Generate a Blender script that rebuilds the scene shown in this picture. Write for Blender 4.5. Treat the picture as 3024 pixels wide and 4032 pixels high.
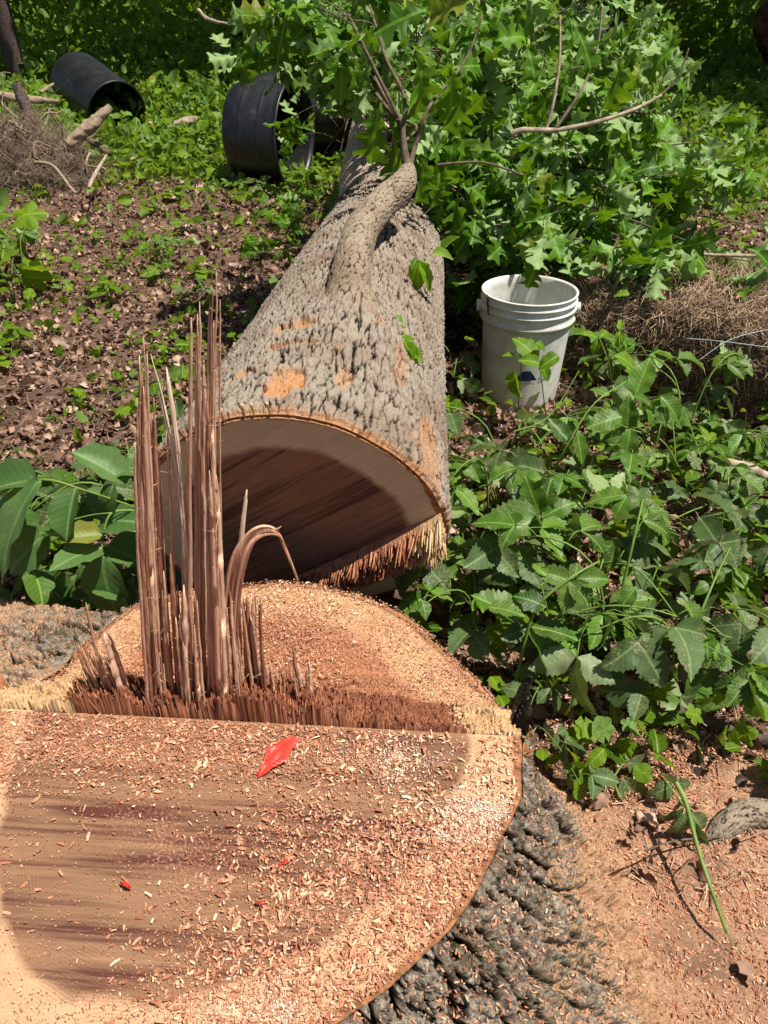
import bpy, math, random
import numpy as np
from mathutils import Vector, Matrix

# ------------------------------------------------------------------ camera, sky, sun, exposure
SC = bpy.context.scene
for o in list(bpy.data.objects):
    bpy.data.objects.remove(o, do_unlink=True)
COL = SC.collection
R = math.radians
FPX = 2912.0
CAMH = 1.15
PITCH = R(35)
cd = bpy.data.cameras.new("camera")
cd.sensor_fit = 'VERTICAL'
cd.sensor_height = 36.0
cd.sensor_width = 27.0
cd.lens = 26.0
cd.clip_start = 0.02
cd.clip_end = 400
cam = bpy.data.objects.new("camera", cd)
cam.location = (0, 0, CAMH)
cam.rotation_euler = (R(90) - PITCH, 0, 0)
COL.objects.link(cam)
SC.camera = cam

SUN_DIR = Vector((0.36, -0.12, 0.92)).normalized()      # towards the sun
w = bpy.data.worlds.new("World")
SC.world = w
w.use_nodes = True
wn = w.node_tree
bg = wn.nodes['Background']
sky = wn.nodes.new('ShaderNodeTexSky')
sky.sky_type = 'NISHITA'
sky.sun_disc = False
sky.sun_elevation = math.asin(SUN_DIR.z)
sky.sun_rotation = math.atan2(SUN_DIR.x, SUN_DIR.y)
wn.links.new(sky.outputs[0], bg.inputs[0])
bg.inputs[1].default_value = 0.05
sl = bpy.data.lights.new("sun", 'SUN')
sl.energy = 5.0
sl.angle = R(0.5)
sl.color = (1.0, 0.95, 0.87)
so = bpy.data.objects.new("sun", sl)
so.rotation_euler = SUN_DIR.to_track_quat('Z', 'Y').to_euler()
so.location = (3, 0, 8)
COL.objects.link(so)
SC.view_settings.view_transform = 'Standard'
SC.view_settings.look = 'None'
SC.view_settings.gamma = 1.0
SC.view_settings.use_curve_mapping = False
SC.view_settings.exposure = 0.5

# ------------------------------------------------------------------ helpers
RS = np.random.RandomState(11)
random.seed(5)


def ray(px, py):
    x = (px - 1512) / FPX
    y = -(py - 2016) / FPX
    c, s = math.cos(PITCH), math.sin(PITCH)
    return (x, c + y * s, -s + y * c)


def at_z(px, py, z):
    r = ray(px, py)
    t = (z - CAMH) / r[2]
    return np.array((t * r[0], t * r[1], z))


def at_y(px, py, Y):
    r = ray(px, py)
    t = Y / r[1]
    return np.array((t * r[0], Y, CAMH + t * r[2]))


def h2(i, j, k=0.0):
    v = np.sin(i * 127.1 + j * 311.7 + k * 74.7) * 43758.5453
    return v - np.floor(v)


def vnoise(x, y, z):
    xi, yi, zi = np.floor(x), np.floor(y), np.floor(z)
    fx, fy, fz = x - xi, y - yi, z - zi
    fx = fx * fx * (3 - 2 * fx); fy = fy * fy * (3 - 2 * fy); fz = fz * fz * (3 - 2 * fz)
    def c(a, b, d):
        return h2(xi + a, yi + b, zi + d)
    x00 = c(0, 0, 0) * (1 - fx) + c(1, 0, 0) * fx
    x10 = c(0, 1, 0) * (1 - fx) + c(1, 1, 0) * fx
    x01 = c(0, 0, 1) * (1 - fx) + c(1, 0, 1) * fx
    x11 = c(0, 1, 1) * (1 - fx) + c(1, 1, 1) * fx
    y0 = x00 * (1 - fy) + x10 * fy
    y1 = x01 * (1 - fy) + x11 * fy
    return (y0 * (1 - fz) + y1 * fz) * 2 - 1


def fbm(x, y, z, o=4):
    s = 0; a = 1.0; t = 0; f = 1.0
    for k in range(o):
        s = s + a * vnoise(x * f + 13.7 * k, y * f + 5.1 * k, z * f + 3.3 * k); t += a
        a *= 0.5; f *= 2.03
    return s / t


def voro(u, v, nu=None, jit=0.9):
    """F1, F2 and a cell id of a jittered grid; u wraps every nu cells"""
    iu, iv = np.floor(u), np.floor(v)
    f1 = np.full(u.shape, 9.0); f2 = np.full(u.shape, 9.0); cid = np.zeros(u.shape)
    for a in (-1, 0, 1):
        for b in (-1, 0, 1):
            cu, cv = iu + a, iv + b
            hu = np.mod(cu, nu) if nu else cu
            pu = cu + 0.5 + jit * (h2(hu, cv, 1.0) - 0.5)
            pv = cv + 0.5 + jit * (h2(hu, cv, 2.0) - 0.5)
            d = np.hypot(u - pu, v - pv)
            m = d < f1
            f2 = np.where(m, f1, np.minimum(f2, d))
            cid = np.where(m, h2(hu, cv, 7.0), cid)
            f1 = np.where(m, d, f1)
    return f1, f2, cid


def sstep(a, b, x):
    t = np.clip((x - a) / (b - a), 0, 1)
    return t * t * (3 - 2 * t)


def mesh_np(name, V, quads=None, tris=None, mat=None, parent=None, uv=None, attrs=None, smooth=True):
    me = bpy.data.meshes.new(name)
    V = np.asarray(V, dtype=np.float32)
    me.vertices.add(len(V))
    me.vertices.foreach_set('co', V.ravel())
    idx = []; starts = []; tot = []
    n = 0
    if quads is not None and len(quads):
        q = np.asarray(quads, dtype=np.int32)
        idx.append(q.ravel()); starts.append(n + 4 * np.arange(len(q))); tot.append(np.full(len(q), 4)); n += q.size
    if tris is not None and len(tris):
        q = np.asarray(tris, dtype=np.int32)
        idx.append(q.ravel()); starts.append(n + 3 * np.arange(len(q))); tot.append(np.full(len(q), 3)); n += q.size
    idx = np.concatenate(idx).astype(np.int32)
    starts = np.concatenate(starts).astype(np.int32)
    tot = np.concatenate(tot).astype(np.int32)
    me.loops.add(len(idx)); me.loops.foreach_set('vertex_index', idx)
    me.polygons.add(len(starts)); me.polygons.foreach_set('loop_start', starts); me.polygons.foreach_set('loop_total', tot)
    me.update(calc_edges=True)
    if smooth:
        me.polygons.foreach_set('use_smooth', np.ones(len(starts), dtype=bool))
    if uv is not None:
        l = me.uv_layers.new(name='uv')
        l.data.foreach_set('uv', np.asarray(uv, dtype=np.float32)[idx].ravel())
    for k, a in (attrs or {}).items():
        at = me.attributes.new(k, 'FLOAT', 'POINT')
        at.data.foreach_set('value', np.asarray(a, dtype=np.float32))
    me.validate()
    if mat:
        me.materials.append(mat)
    o = bpy.data.objects.new(name, me)
    COL.objects.link(o)
    if parent is not None:
        o.parent = parent
        o.matrix_parent_inverse = Matrix.Identity(4)
        if parent.type == 'EMPTY' and parent.location.length > 0:
            o.location = -parent.location       # meshes are written in world coordinates
    return o


def tag(o, label=None, cat=None, group=None, kind=None):
    if label: o['label'] = label
    if cat: o['category'] = cat
    if group: o['group'] = group
    if kind: o['kind'] = kind
    return o


def empty(name, loc, label, cat, group=None):
    o = bpy.data.objects.new(name, None)
    o.location = loc
    COL.objects.link(o)
    tag(o, label, cat, group)
    return o


def grid_quads(nu, nv, wrap=False):
    a = np.arange(nu * nv).reshape(nu, nv)
    if wrap:
        a = np.vstack([a, a[:1]])
    return np.stack([a[:-1, :-1], a[1:, :-1], a[1:, 1:], a[:-1, 1:]], -1).reshape(-1, 4)


class MB:
    """collects vertices and faces of several shapes that end up as one mesh"""
    def __init__(s):
        s.V = []; s.Q = []; s.T = []; s.UV = []; s.n = 0
    def add(s, V, Q=None, T=None, UV=None):
        V = np.asarray(V)
        s.V.append(V)
        if Q is not None and len(Q): s.Q.append(np.asarray(Q) + s.n)
        if T is not None and len(T): s.T.append(np.asarray(T) + s.n)
        s.UV.append(UV if UV is not None else np.zeros((len(V), 2)))
        s.n += len(V)
        return s
    def build(s, name, mat, parent=None, smooth=True):
        return mesh_np(name, np.concatenate(s.V), np.concatenate(s.Q) if s.Q else None,
                       np.concatenate(s.T) if s.T else None, mat, parent, uv=np.concatenate(s.UV), smooth=smooth)


def smooth_path(P, n):
    P = np.asarray(P, float)
    m = len(P)
    if m == 2:
        t = np.linspace(0, 1, n)[:, None]
        return P[0] * (1 - t) + P[1] * t
    out = []
    ts = np.linspace(0, m - 1 - 1e-6, n)
    for t in ts:
        i = int(t); f = t - i
        p0 = P[max(i - 1, 0)]; p1 = P[i]; p2 = P[min(i + 1, m - 1)]; p3 = P[min(i + 2, m - 1)]
        out.append(0.5 * ((2 * p1) + (-p0 + p2) * f + (2 * p0 - 5 * p1 + 4 * p2 - p3) * f * f + (-p0 + 3 * p1 - 3 * p2 + p3) * f ** 3))
    return np.array(out)


def frames(P):
    T = np.gradient(P, axis=0)
    T /= np.linalg.norm(T, axis=1)[:, None] + 1e-9
    a = np.array([0, 0, 1.0]) if abs(T[0][2]) < 0.9 else np.array([1.0, 0, 0])
    N = np.zeros_like(P)
    n = a - T[0] * np.dot(a, T[0])
    n /= np.linalg.norm(n)
    N[0] = n
    for i in range(1, len(P)):
        n = N[i - 1] - T[i] * np.dot(N[i - 1], T[i])
        N[i] = n / (np.linalg.norm(n) + 1e-9)
    B = np.cross(T, N)
    return T, N, B


def tube(P, rad, k=8, n=None, rough=0.0, flat=1.0, cap=True):
    """returns V, Q, T of a tube along P"""
    P = np.asarray(P, float)
    rad = np.asarray(rad, float) if np.ndim(rad) else np.full(len(P), rad, float)
    if n:
        r2 = np.interp(np.linspace(0, len(P) - 1, n), np.arange(len(P)), rad)
        P = smooth_path(P, n); rad = r2
    T, N, B = frames(P)
    a = np.linspace(0, 2 * np.pi, k, endpoint=False)
    ca, sa = np.cos(a), np.sin(a)
    rr = rad[:, None] * np.ones((1, k))
    if rough:
        rr = rr * (1 + rough * fbm(P[:, :1] * 25 + ca * 2, P[:, 1:2] * 25 + sa * 2, P[:, 2:] * 25 + 0 * a, 3))
    V = P[:, None, :] + rr[..., None] * (ca[None, :, None] * N[:, None, :] + flat * sa[None, :, None] * B[:, None, :])
    V = V.transpose(1, 0, 2).reshape(-1, 3)
    m = len(P)
    Q = grid_quads(k, m, wrap=True)
    Tn = []
    if cap:
        V = np.vstack([V, P[:1], P[-1:]])
        i0, i1 = k * m, k * m + 1
        for j in range(k):
            j2 = (j + 1) % k
            Tn.append((i0, j2 * m, j * m)); Tn.append((i1, j * m + m - 1, j2 * m + m - 1))
    return V, Q, Tn


# ------------------------------------------------------------------ materials
class NT:
    def __init__(s, name):
        s.m = bpy.data.materials.new(name)
        s.m.use_nodes = True
        s.t = s.m.node_tree
        s.b = s.t.nodes['Principled BSDF']
        s.out = s.t.nodes['Material Output']
    def n(s, typ, **kw):
        nd = s.t.nodes.new('ShaderNode' + typ)
        ins = kw.pop('ins', {})
        for k, v in kw.items(): setattr(nd, k, v)
        for k, v in ins.items():
            if isinstance(v, bpy.types.NodeSocket): s.t.links.new(v, nd.inputs[k])
            else: nd.inputs[k].default_value = v
        return nd
    def l(s, a, b): s.t.links.new(a, b)
    def co(s, kind='Object', scale=(1, 1, 1)):
        c = s.n('TexCoord').outputs[kind]
        return s.n('Mapping', ins={0: c, 3: scale}).outputs[0]
    def noise(s, vec, scale, detail=4, rough=0.55, dist=0.0):
        return s.n('TexNoise', ins={'Vector': vec, 'Scale': scale, 'Detail': detail, 'Roughness': rough, 'Distortion': dist}).outputs[0]
    def ramp(s, fac, stops):
        r = s.n('ValToRGB', ins={0: fac})
        e = r.color_ramp.elements
        while len(e) < len(stops): e.new(0.5)
        for i, (p, c) in enumerate(stops):
            e[i].position = p
            e[i].color = (c[0], c[1], c[2], 1) if np.ndim(c) else (c, c, c, 1)
        return r.outputs[0]
    def mix(s, f, a, b, mode='MIX'):
        m = s.n('Mix', data_type='RGBA', blend_type=mode)
        for sock, v in ((m.inputs[0], f), (m.inputs[6], a), (m.inputs[7], b)):
            if isinstance(v, bpy.types.NodeSocket): s.l(v, sock)
            elif np.ndim(v): sock.default_value = (v[0], v[1], v[2], 1)
            else: sock.default_value = v
        return m.outputs[2]
    def math(s, op, a, b=0.0, c=0.0, clamp=False):
        m = s.n('Math', operation=op, use_clamp=clamp)
        for i, v in enumerate((a, b, c)):
            if isinstance(v, bpy.types.NodeSocket): s.l(v, m.inputs[i])
            else: m.inputs[i].default_value = v
        return m.outputs[0]
    def attr(s, nm): return s.n('Attribute', attribute_name=nm).outputs['Fac']
    def rnd(s): return s.n('NewGeometry').outputs['Random Per Island']
    def bump(s, h, strength=0.5, dist=0.005):
        b = s.n('Bump', ins={'Strength': strength, 'Distance': dist, 'Height': h})
        s.l(b.outputs[0], s.b.inputs['Normal'])
        return b.outputs[0]
    def set(s, col=None, rough=0.8, spec=0.3):
        if isinstance(col, bpy.types.NodeSocket): s.l(col, s.b.inputs['Base Color'])
        elif col is not None: s.b.inputs['Base Color'].default_value = (*col, 1)
        if isinstance(rough, bpy.types.NodeSocket): s.l(rough, s.b.inputs['Roughness'])
        else: s.b.inputs['Roughness'].default_value = rough
        s.b.inputs['Specular IOR Level'].default_value = spec
        return s.m


def leaf_mat(name, topA, topB, under, trans=0.3, rough=0.42, spec=0.45, veins=9, dust=0.0):
    t = NT(name)
    rn = t.rnd()
    uv = t.n('TexCoord').outputs['UV']
    sx = t.n('SeparateXYZ', ins={0: uv})
    au = t.math('ABSOLUTE', sx.outputs[0])
    v = sx.outputs[1]
    top = t.mix(rn, topA, topB)
    top = t.mix(t.math('MULTIPLY', t.math('GREATER_THAN', t.math('FRACT', t.math('MULTIPLY', rn, 37.0)), 0.975), 0.6), top, (0.34, 0.30, 0.04))
    n1 = t.noise(t.co('Object'), 30, 3)
    top = t.mix(t.math('MULTIPLY', n1, 0.35), top, tuple(c * 0.6 for c in topA))
    # midrib and side veins
    ph = t.math('MULTIPLY', t.math('SUBTRACT', v, t.math('MULTIPLY', au, 0.7)), veins)
    fr = t.math('FRACT', ph)
    sv = t.math('LESS_THAN', t.math('ABSOLUTE', t.math('SUBTRACT', fr, 0.5)), 0.06)
    mr = t.math('LESS_THAN', au, 0.022)
    vein = t.math('MAXIMUM', t.math('MULTIPLY', sv, 0.22), mr)
    vc = tuple(min(1, c * 1.5 + 0.03) for c in topB)
    top = t.mix(t.math('MULTIPLY', vein, 0.6), top, vc)
    und = t.mix(t.math('MULTIPLY', vein, 0.5), under, tuple(min(1, c * 1.25) for c in under))
    bf = t.n('NewGeometry').outputs['Backfacing']
    col = t.mix(bf, top, und)
    if dust:
        nd = t.noise(t.co('Object'), 420, 2, 0.7)
        nb = t.noise(t.co('Object'), 14, 2)
        f = t.math('MULTIPLY', t.math('GREATER_THAN', nd, 0.60), t.math('GREATER_THAN', nb, 0.5))
        col = t.mix(t.math('MULTIPLY', f, dust), col, (0.45, 0.33, 0.2))
    puff = t.math('ABSOLUTE', t.math('SUBTRACT', fr, 0.5))
    nb = t.bump(t.math('ADD', t.math('MULTIPLY', puff, 1.0), t.math('MULTIPLY', n1, 0.6)), 0.2, 0.003)
    t.set(col, rough, spec)
    tr = t.n('BsdfTranslucent')
    tc = t.mix(0.5, col, tuple(min(1, c * k) for c, k in zip(topB, (3.6, 2.8, 1.2))))
    t.l(tc, tr.inputs[0])
    mx = t.n('MixShader', ins={0: trans})
    t.l(t.b.outputs[0], mx.inputs[1]); t.l(tr.outputs[0], mx.inputs[2])
    t.l(mx.outputs[0], t.out.inputs[0])
    return t.m


M = {}
M['oak'] = leaf_mat('oak_leaf', (0.032, 0.092, 0.005), (0.115, 0.25, 0.010), (0.25, 0.37, 0.13), 0.25, 0.5, 0.2)
M['vine'] = leaf_mat('vine_leaf', (0.065, 0.155, 0.006), (0.19, 0.33, 0.014), (0.22, 0.33, 0.08), 0.35, 0.5, 0.2)
M['bramble'] = leaf_mat('bramble_leaf', (0.028, 0.075, 0.006), (0.125, 0.245, 0.028), (0.24, 0.33, 0.12), 0.2, 0.45, 0.25, 9, 0.6)
M['dusty'] = leaf_mat('dusty_leaf', (0.045, 0.085, 0.022), (0.13, 0.20, 0.07), (0.19, 0.26, 0.12), 0.2, 0.5, 0.25, 8, 0.9)
M['big'] = leaf_mat('big_leaf', (0.055, 0.125, 0.026), (0.11, 0.21, 0.055), (0.16, 0.25, 0.10), 0.22, 0.5, 0.3, 9, 0.4)
M['cover'] = leaf_mat('cover_leaf', (0.034, 0.090, 0.004), (0.18, 0.30, 0.014), (0.15, 0.26, 0.06), 0.35, 0.5, 0.2, 6)
M['far'] = leaf_mat('far_leaf', (0.045, 0.105, 0.006), (0.17, 0.29, 0.018), (0.17, 0.27, 0.06), 0.32, 0.5, 0.2, 5)


def m_simple(name, stops, scale=20, vec=(1, 1, 1), rough=0.85, spec=0.2, island=0.0, bump=0.4, bd=0.003, detail=5):
    t = NT(name)
    f = t.noise(t.co('Object', vec), scale, detail)
    if island:
        f = t.math('ADD', t.math('MULTIPLY', f, 1 - island), t.math('MULTIPLY', t.rnd(), island))
    c = t.ramp(f, stops)
    t.bump(f, bump, bd)
    return t.set(c, rough, spec)


M['stem'] = m_simple('green_stem', [(0.3, (0.08, 0.16, 0.02)), (0.7, (0.20, 0.29, 0.06))], 20, rough=0.5, spec=0.3)
M['twig'] = m_simple('twig_bark', [(0.3, (0.06, 0.045, 0.03)), (0.7, (0.20, 0.15, 0.10))], 40, (1, 1, 1))
M['paletwig'] = m_simple('pale_twig_bark', [(0.3, (0.22, 0.16, 0.11)), (0.7, (0.50, 0.40, 0.30))], 40)
M['darkstick'] = m_simple('dark_stick', [(0.3, (0.035, 0.025, 0.022)), (0.7, (0.14, 0.10, 0.085))], 60)
M['root'] = m_simple('root_bark', [(0.25, (0.12, 0.08, 0.05)), (0.75, (0.42, 0.32, 0.22))], 30, island=0.5)
M['litter'] = m_simple('dead_leaf', [(0.0, (0.07, 0.038, 0.026)), (0.35, (0.20, 0.11, 0.072)), (0.7, (0.36, 0.22, 0.15)), (1.0, (0.58, 0.42, 0.31))], 25, island=0.8, rough=0.7, spec=0.25)
M['straw'] = m_simple('straw', [(0.0, (0.08, 0.045, 0.028)), (0.4, (0.24, 0.15, 0.09)), (0.75, (0.48, 0.33, 0.20)), (1.0, (0.74, 0.58, 0.38))], 25, island=0.85, rough=0.6, spec=0.3)
M['chip'] = m_simple('wood_chip', [(0.0, (0.20, 0.070, 0.036)), (0.35, (0.40, 0.160, 0.085)), (0.7, (0.56, 0.275, 0.160)), (0.9, (0.70, 0.43, 0.27)), (1.0, (0.84, 0.64, 0.45))], 90, island=0.85, rough=0.8, spec=0.15)
M['whitechip'] = m_simple('white_wood_chip', [(0.0, (0.52, 0.36, 0.25)), (0.5, (0.70, 0.56, 0.44)), (1.0, (0.85, 0.78, 0.68))], 90, island=0.85, rough=0.8, spec=0.15)
M['palechip'] = m_simple('pale_wood_chip', [(0.0, (0.55, 0.33, 0.16)), (0.5, (0.76, 0.54, 0.30)), (1.0, (0.86, 0.72, 0.5))], 90, island=0.85, rough=0.8, spec=0.15)


def m_ground():
    t = NT('soil')
    v = t.co('Object')
    f = t.noise(v, 9, 8, 0.65)
    g = t.noise(v, 90, 5, 0.7)
    c = t.ramp(f, [(0.3, (0.05, 0.030, 0.020)), (0.55, (0.14, 0.085, 0.058)), (0.75, (0.24, 0.16, 0.11))])
    c = t.mix(t.math('MULTIPLY', g, 0.6), c, (0.16, 0.10, 0.07))
    gm = t.attr('green')
    c = t.mix(gm, c, t.mix(g, (0.015, 0.04, 0.01), (0.05, 0.11, 0.02)))
    t.bump(t.math('ADD', t.math('MULTIPLY', f, 1.0), t.math('MULTIPLY', g, 0.5)), 1.0, 0.02)
    return t.set(c, 0.95, 0.1)


M['ground'] = m_ground()


def m_bark(name, lo, mid, hi, dustcol=None, st=(.34, .46, .70), dustlo=0.5, scar=False, moss=0.0):
    t = NT(name)
    v = t.co('Object')
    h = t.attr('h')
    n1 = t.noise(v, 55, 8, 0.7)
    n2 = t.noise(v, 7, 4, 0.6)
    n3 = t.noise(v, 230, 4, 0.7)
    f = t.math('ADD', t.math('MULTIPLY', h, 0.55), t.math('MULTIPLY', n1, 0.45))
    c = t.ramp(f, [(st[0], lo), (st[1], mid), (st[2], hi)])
    pk = t.ramp(n2, [(0.35, (0.66, 0.55, 0.47)), (0.55, (1, 0.97, 0.93)), (0.75, (0.84, 0.88, 0.82))])
    c = t.mix(0.8, c, pk, 'MULTIPLY')
    sp = t.math('GREATER_THAN', n3, 0.64)
    c = t.mix(t.math('MULTIPLY', sp, 0.45), c, tuple(min(1, x * 1.5) for x in hi))
    if scar:
        c = t.mix(t.math('MULTIPLY', t.attr('peel'), 0.85), c, t.ramp(n1, [(0.3, (0.34, 0.22, 0.15)), (0.6, (0.66, 0.52, 0.40))]))
        sc = t.math('MULTIPLY', t.attr('scar'), t.ramp(t.noise(v, 130, 5, 0.7), [(0.36, 0.15), (0.52, 1.0)]))
        c = t.mix(sc, c, t.ramp(n3, [(0.3, (0.42, 0.12, 0.03)), (0.55, (0.62, 0.27, 0.08)), (0.75, (0.75, 0.46, 0.2))]))
    if dustcol:
        fl = t.noise(v, 140, 6, 0.8)
        c = t.mix(1.0, c, t.ramp(fl, [(0.36, (0.22, 0.20, 0.18)), (0.50, (0.85, 0.80, 0.74)), (0.64, (1.7, 1.65, 1.55))]), 'MULTIPLY')
        c = t.mix(t.math('MULTIPLY', t.ramp(t.noise(v, 34, 4, 0.7), [(0.52, 0.0), (0.6, 1.0)]), 0.55), c, (0.10, 0.055, 0.035))
    if moss:
        ms = t.math('MULTIPLY', t.ramp(t.noise(v, 16, 3), [(0.5, 0.0), (0.68, 1.0)]), moss)
        c = t.mix(ms, c, (0.07, 0.085, 0.03))
    hb = t.math('ADD', n1, t.math('MULTIPLY', n3, 0.6))
    if dustcol:
        nz = t.n('SeparateXYZ', ins={0: t.n('NewGeometry').outputs['Normal']}).outputs[2]
        nd = t.noise(v, 330, 4, 0.75)
        big = t.attr('dust')
        k = t.math('ADD', t.math('MULTIPLY', big, 0.62), t.math('ADD', t.math('MULTIPLY', nz, 0.22), t.math('MULTIPLY', nd, 0.55)))
        k = t.ramp(k, [(dustlo, 0.0), (dustlo + 0.09, 1.0)])
        c = t.mix(k, c, t.ramp(nd, [(0.3, (0.30, 0.15, 0.085)), (0.5, (0.52, 0.30, 0.17)), (0.7, (0.70, 0.47, 0.28))]))
        hb = t.math('ADD', hb, t.math('MULTIPLY', nd, 0.7))
    t.bump(hb, 0.9, 0.006)
    return t.set(c, 0.95, 0.06)


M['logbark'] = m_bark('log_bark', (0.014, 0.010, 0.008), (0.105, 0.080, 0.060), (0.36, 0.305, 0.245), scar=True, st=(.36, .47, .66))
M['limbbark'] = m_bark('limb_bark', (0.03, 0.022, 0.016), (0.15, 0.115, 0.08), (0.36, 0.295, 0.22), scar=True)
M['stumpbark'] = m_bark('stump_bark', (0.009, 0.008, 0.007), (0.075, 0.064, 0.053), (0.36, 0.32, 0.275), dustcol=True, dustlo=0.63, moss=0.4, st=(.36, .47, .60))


def m_cut(name, heart, heartdark, sap, sx, sy, dust=0.5, streak=1.0, rim=0.012, dustcol=(0.58, 0.34, 0.2)):
    """sawn wood: attributes d (distance to the bark, m), p and q (metres across and along the saw cut)"""
    t = NT(name)
    d = t.attr('d')
    v = t.n('CombineXYZ', ins={0: t.attr('p'), 1: t.attr('q'), 2: 0.0}).outputs[0]
    st = t.noise(t.n('Mapping', ins={0: v, 3: (1.5, 34, 1)}).outputs[0], 1.6, 9, 0.68, 0.5)
    bandn = t.noise(t.n('Mapping', ins={0: v, 3: (1.3, 9, 1)}).outputs[0], 1.3, 3, 0.5)
    st2 = t.noise(t.n('Mapping', ins={0: v, 3: (5, 130, 1)}).outputs[0], 1.0, 3, 0.6)
    fine = t.noise(t.n('Mapping', ins={0: v, 3: (12, 480, 1)}).outputs[0], 1.0, 2, 0.6)
    hs = t.ramp(t.math('ADD', t.math('MULTIPLY', bandn, 0.34), t.math('ADD', t.math('MULTIPLY', st, 0.44), t.math('MULTIPLY', st2, 0.22))), [(0.43, heartdark), (0.505, heart), (0.60, tuple(c * 1.35 for c in heart))])
    wob = t.noise(v, 14, 3)
    dd = t.math('ADD', d, t.math('MULTIPLY', t.math('SUBTRACT', wob, 0.5), 0.03))
    sp = t.ramp(t.math('ADD', t.math('MULTIPLY', st2, 0.5), t.math('MULTIPLY', fine, 0.5)), [(0.3, tuple(c * 0.78 for c in sap)), (0.6, sap)])
    f = t.ramp(t.math('MULTIPLY', dd, 8.0), [(sx * 8, 1.0), (sy * 8, 0.0)])
    c = t.mix(f, hs, sp)
    # growth rings follow the outline
    rg = t.math('SINE', t.math('MULTIPLY', t.math('ADD', d, t.math('MULTIPLY', wob, 0.012)), 1900.0))
    rgm = t.ramp(t.noise(v, 22, 3), [(0.42, 0.03), (0.62, 0.26)])
    c = t.mix(t.math('MULTIPLY', t.math('GREATER_THAN', rg, 0.35), rgm), c, heartdark)
    arc = t.n('VectorMath', operation='DISTANCE', ins={0: v, 1: (0.35, -2.2, 0.0)}).outputs['Value']
    kerf = t.math('SINE', t.math('MULTIPLY', t.math('ADD', arc, t.math('MULTIPLY', st2, 0.004)), 1300.0))
    c = t.mix(t.math('MULTIPLY', t.math('GREATER_THAN', kerf, 0.2), t.ramp(t.noise(v, 9, 2), [(0.4, 0.02), (0.65, 0.16)])), c, heartdark)
    # bark and cambium rim
    fr = t.ramp(t.math('MULTIPLY', dd, 8.0), [(rim * 8 * 0.75, 1.0), (rim * 8 * 1.1, 0.0)])
    rc = t.ramp(t.noise(v, 110, 4), [(0.35, (0.11, 0.045, 0.02)), (0.65, (0.40, 0.17, 0.07))])
    c = t.mix(fr, c, rc)
    dn = t.noise(v, 260, 4, 0.75)
    dbig = t.noise(v, 5.5, 3, 0.6)
    if dust:
        k = t.math('ADD', t.math('MULTIPLY', dn, 0.55), t.math('MULTIPLY', dbig, 0.55))
        k = t.ramp(k, [(0.62 - 0.12 * dust, 0.0), (0.74 - 0.12 * dust, 0.9)])
        c = t.mix(k, c, t.ramp(dn, [(0.3, tuple(x * 0.6 for x in dustcol)), (0.65, tuple(min(1, x * 1.25) for x in dustcol))]))
    t.bump(t.math('ADD', t.math('MULTIPLY', fine, 0.5), t.math('ADD', t.math('MULTIPLY', st2, 0.4), t.math('MULTIPLY', dn, 0.8))), 0.6, 0.0022)
    return t.set(c, 0.75, 0.2)


M['cutnear'] = m_cut('sawn_stump_wood', (0.235, 0.126, 0.068), (0.095, 0.032, 0.022), (0.60, 0.36, 0.20), 0.066, 0.076, 0.15, dustcol=(0.44, 0.20, 0.115))
M['cutnotch'] = m_cut('sawn_notch_wood', (0.32, 0.135, 0.065), (0.16, 0.05, 0.024), (0.60, 0.37, 0.19), 0.07, 0.10, 0.55, dustcol=(0.50, 0.235, 0.125))
M['cutlog'] = m_cut('sawn_log_wood', (0.215, 0.120, 0.075), (0.085, 0.040, 0.028), (0.62, 0.50, 0.34), 0.062, 0.076, 0.0, rim=0.010)


def m_fibre(name, stops, scale=(260, 260, 5), isl=.34):
    t = NT(name)
    v = t.co('Object', scale)
    f = t.noise(v, 1.0, 4, 0.6)
    g = t.noise(t.co('Object', (40, 40, 3)), 1.0, 3)
    k = t.math('ADD', t.math('MULTIPLY', f, 0.48), t.math('ADD', t.math('MULTIPLY', t.rnd(), isl), t.math('MULTIPLY', g, 0.2)))
    t.bump(f, 0.9, 0.002)
    return t.set(t.ramp(k, stops), 0.7, 0.25)


M['splinter'] = m_fibre('splintered_heartwood', [(0.28, (0.22, 0.085, 0.045)), (0.46, (0.54, 0.265, 0.165)), (0.66, (0.80, 0.53, 0.37))])
M['block'] = m_fibre('torn_hinge_wood', [(0.24, (0.06, 0.018, 0.009)), (0.34, (0.20, 0.068, 0.032)), (0.46, (0.42, 0.18, 0.09))], (330, 330, 14), 0.0)
M['paleblock'] = m_fibre('torn_sapwood_block', [(0.22, (0.26, 0.14, 0.06)), (0.34, (0.48, 0.30, 0.15)), (0.46, (0.66, 0.48, 0.28))], (330, 330, 14), 0.0)
M['logblock'] = m_fibre('torn_log_wood', [(0.24, (0.14, 0.045, 0.022)), (0.34, (0.42, 0.18, 0.10)), (0.46, (0.70, 0.40, 0.25))], (330, 330, 330), 0.0)
M['palesplinter'] = m_fibre('pale_splintered_wood', [(0.28, (0.42, 0.22, 0.13)), (0.45, (0.70, 0.46, 0.32)), (0.62, (0.85, 0.68, 0.52))])
M['fibre'] = m_fibre('torn_fibres', [(0.24, (0.08, 0.024, 0.012)), (0.42, (0.25, 0.085, 0.038)), (0.62, (0.50, 0.22, 0.11))])
M['palefibre'] = m_fibre('torn_pale_fibres', [(0.25, (0.34, 0.18, 0.07)), (0.45, (0.55, 0.34, 0.15)), (0.68, (0.72, 0.52, 0.30))])
M['plastic'] = NT('black_plastic').set((0.018, 0.019, 0.022), 0.42, 0.5)
t = NT('scuffed_black_plastic')
n = t.noise(t.co('Object'), 9, 6, 0.7)
n2 = t.noise(t.co('Object', (1, 1, 6)), 60, 4, 0.7)
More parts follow.
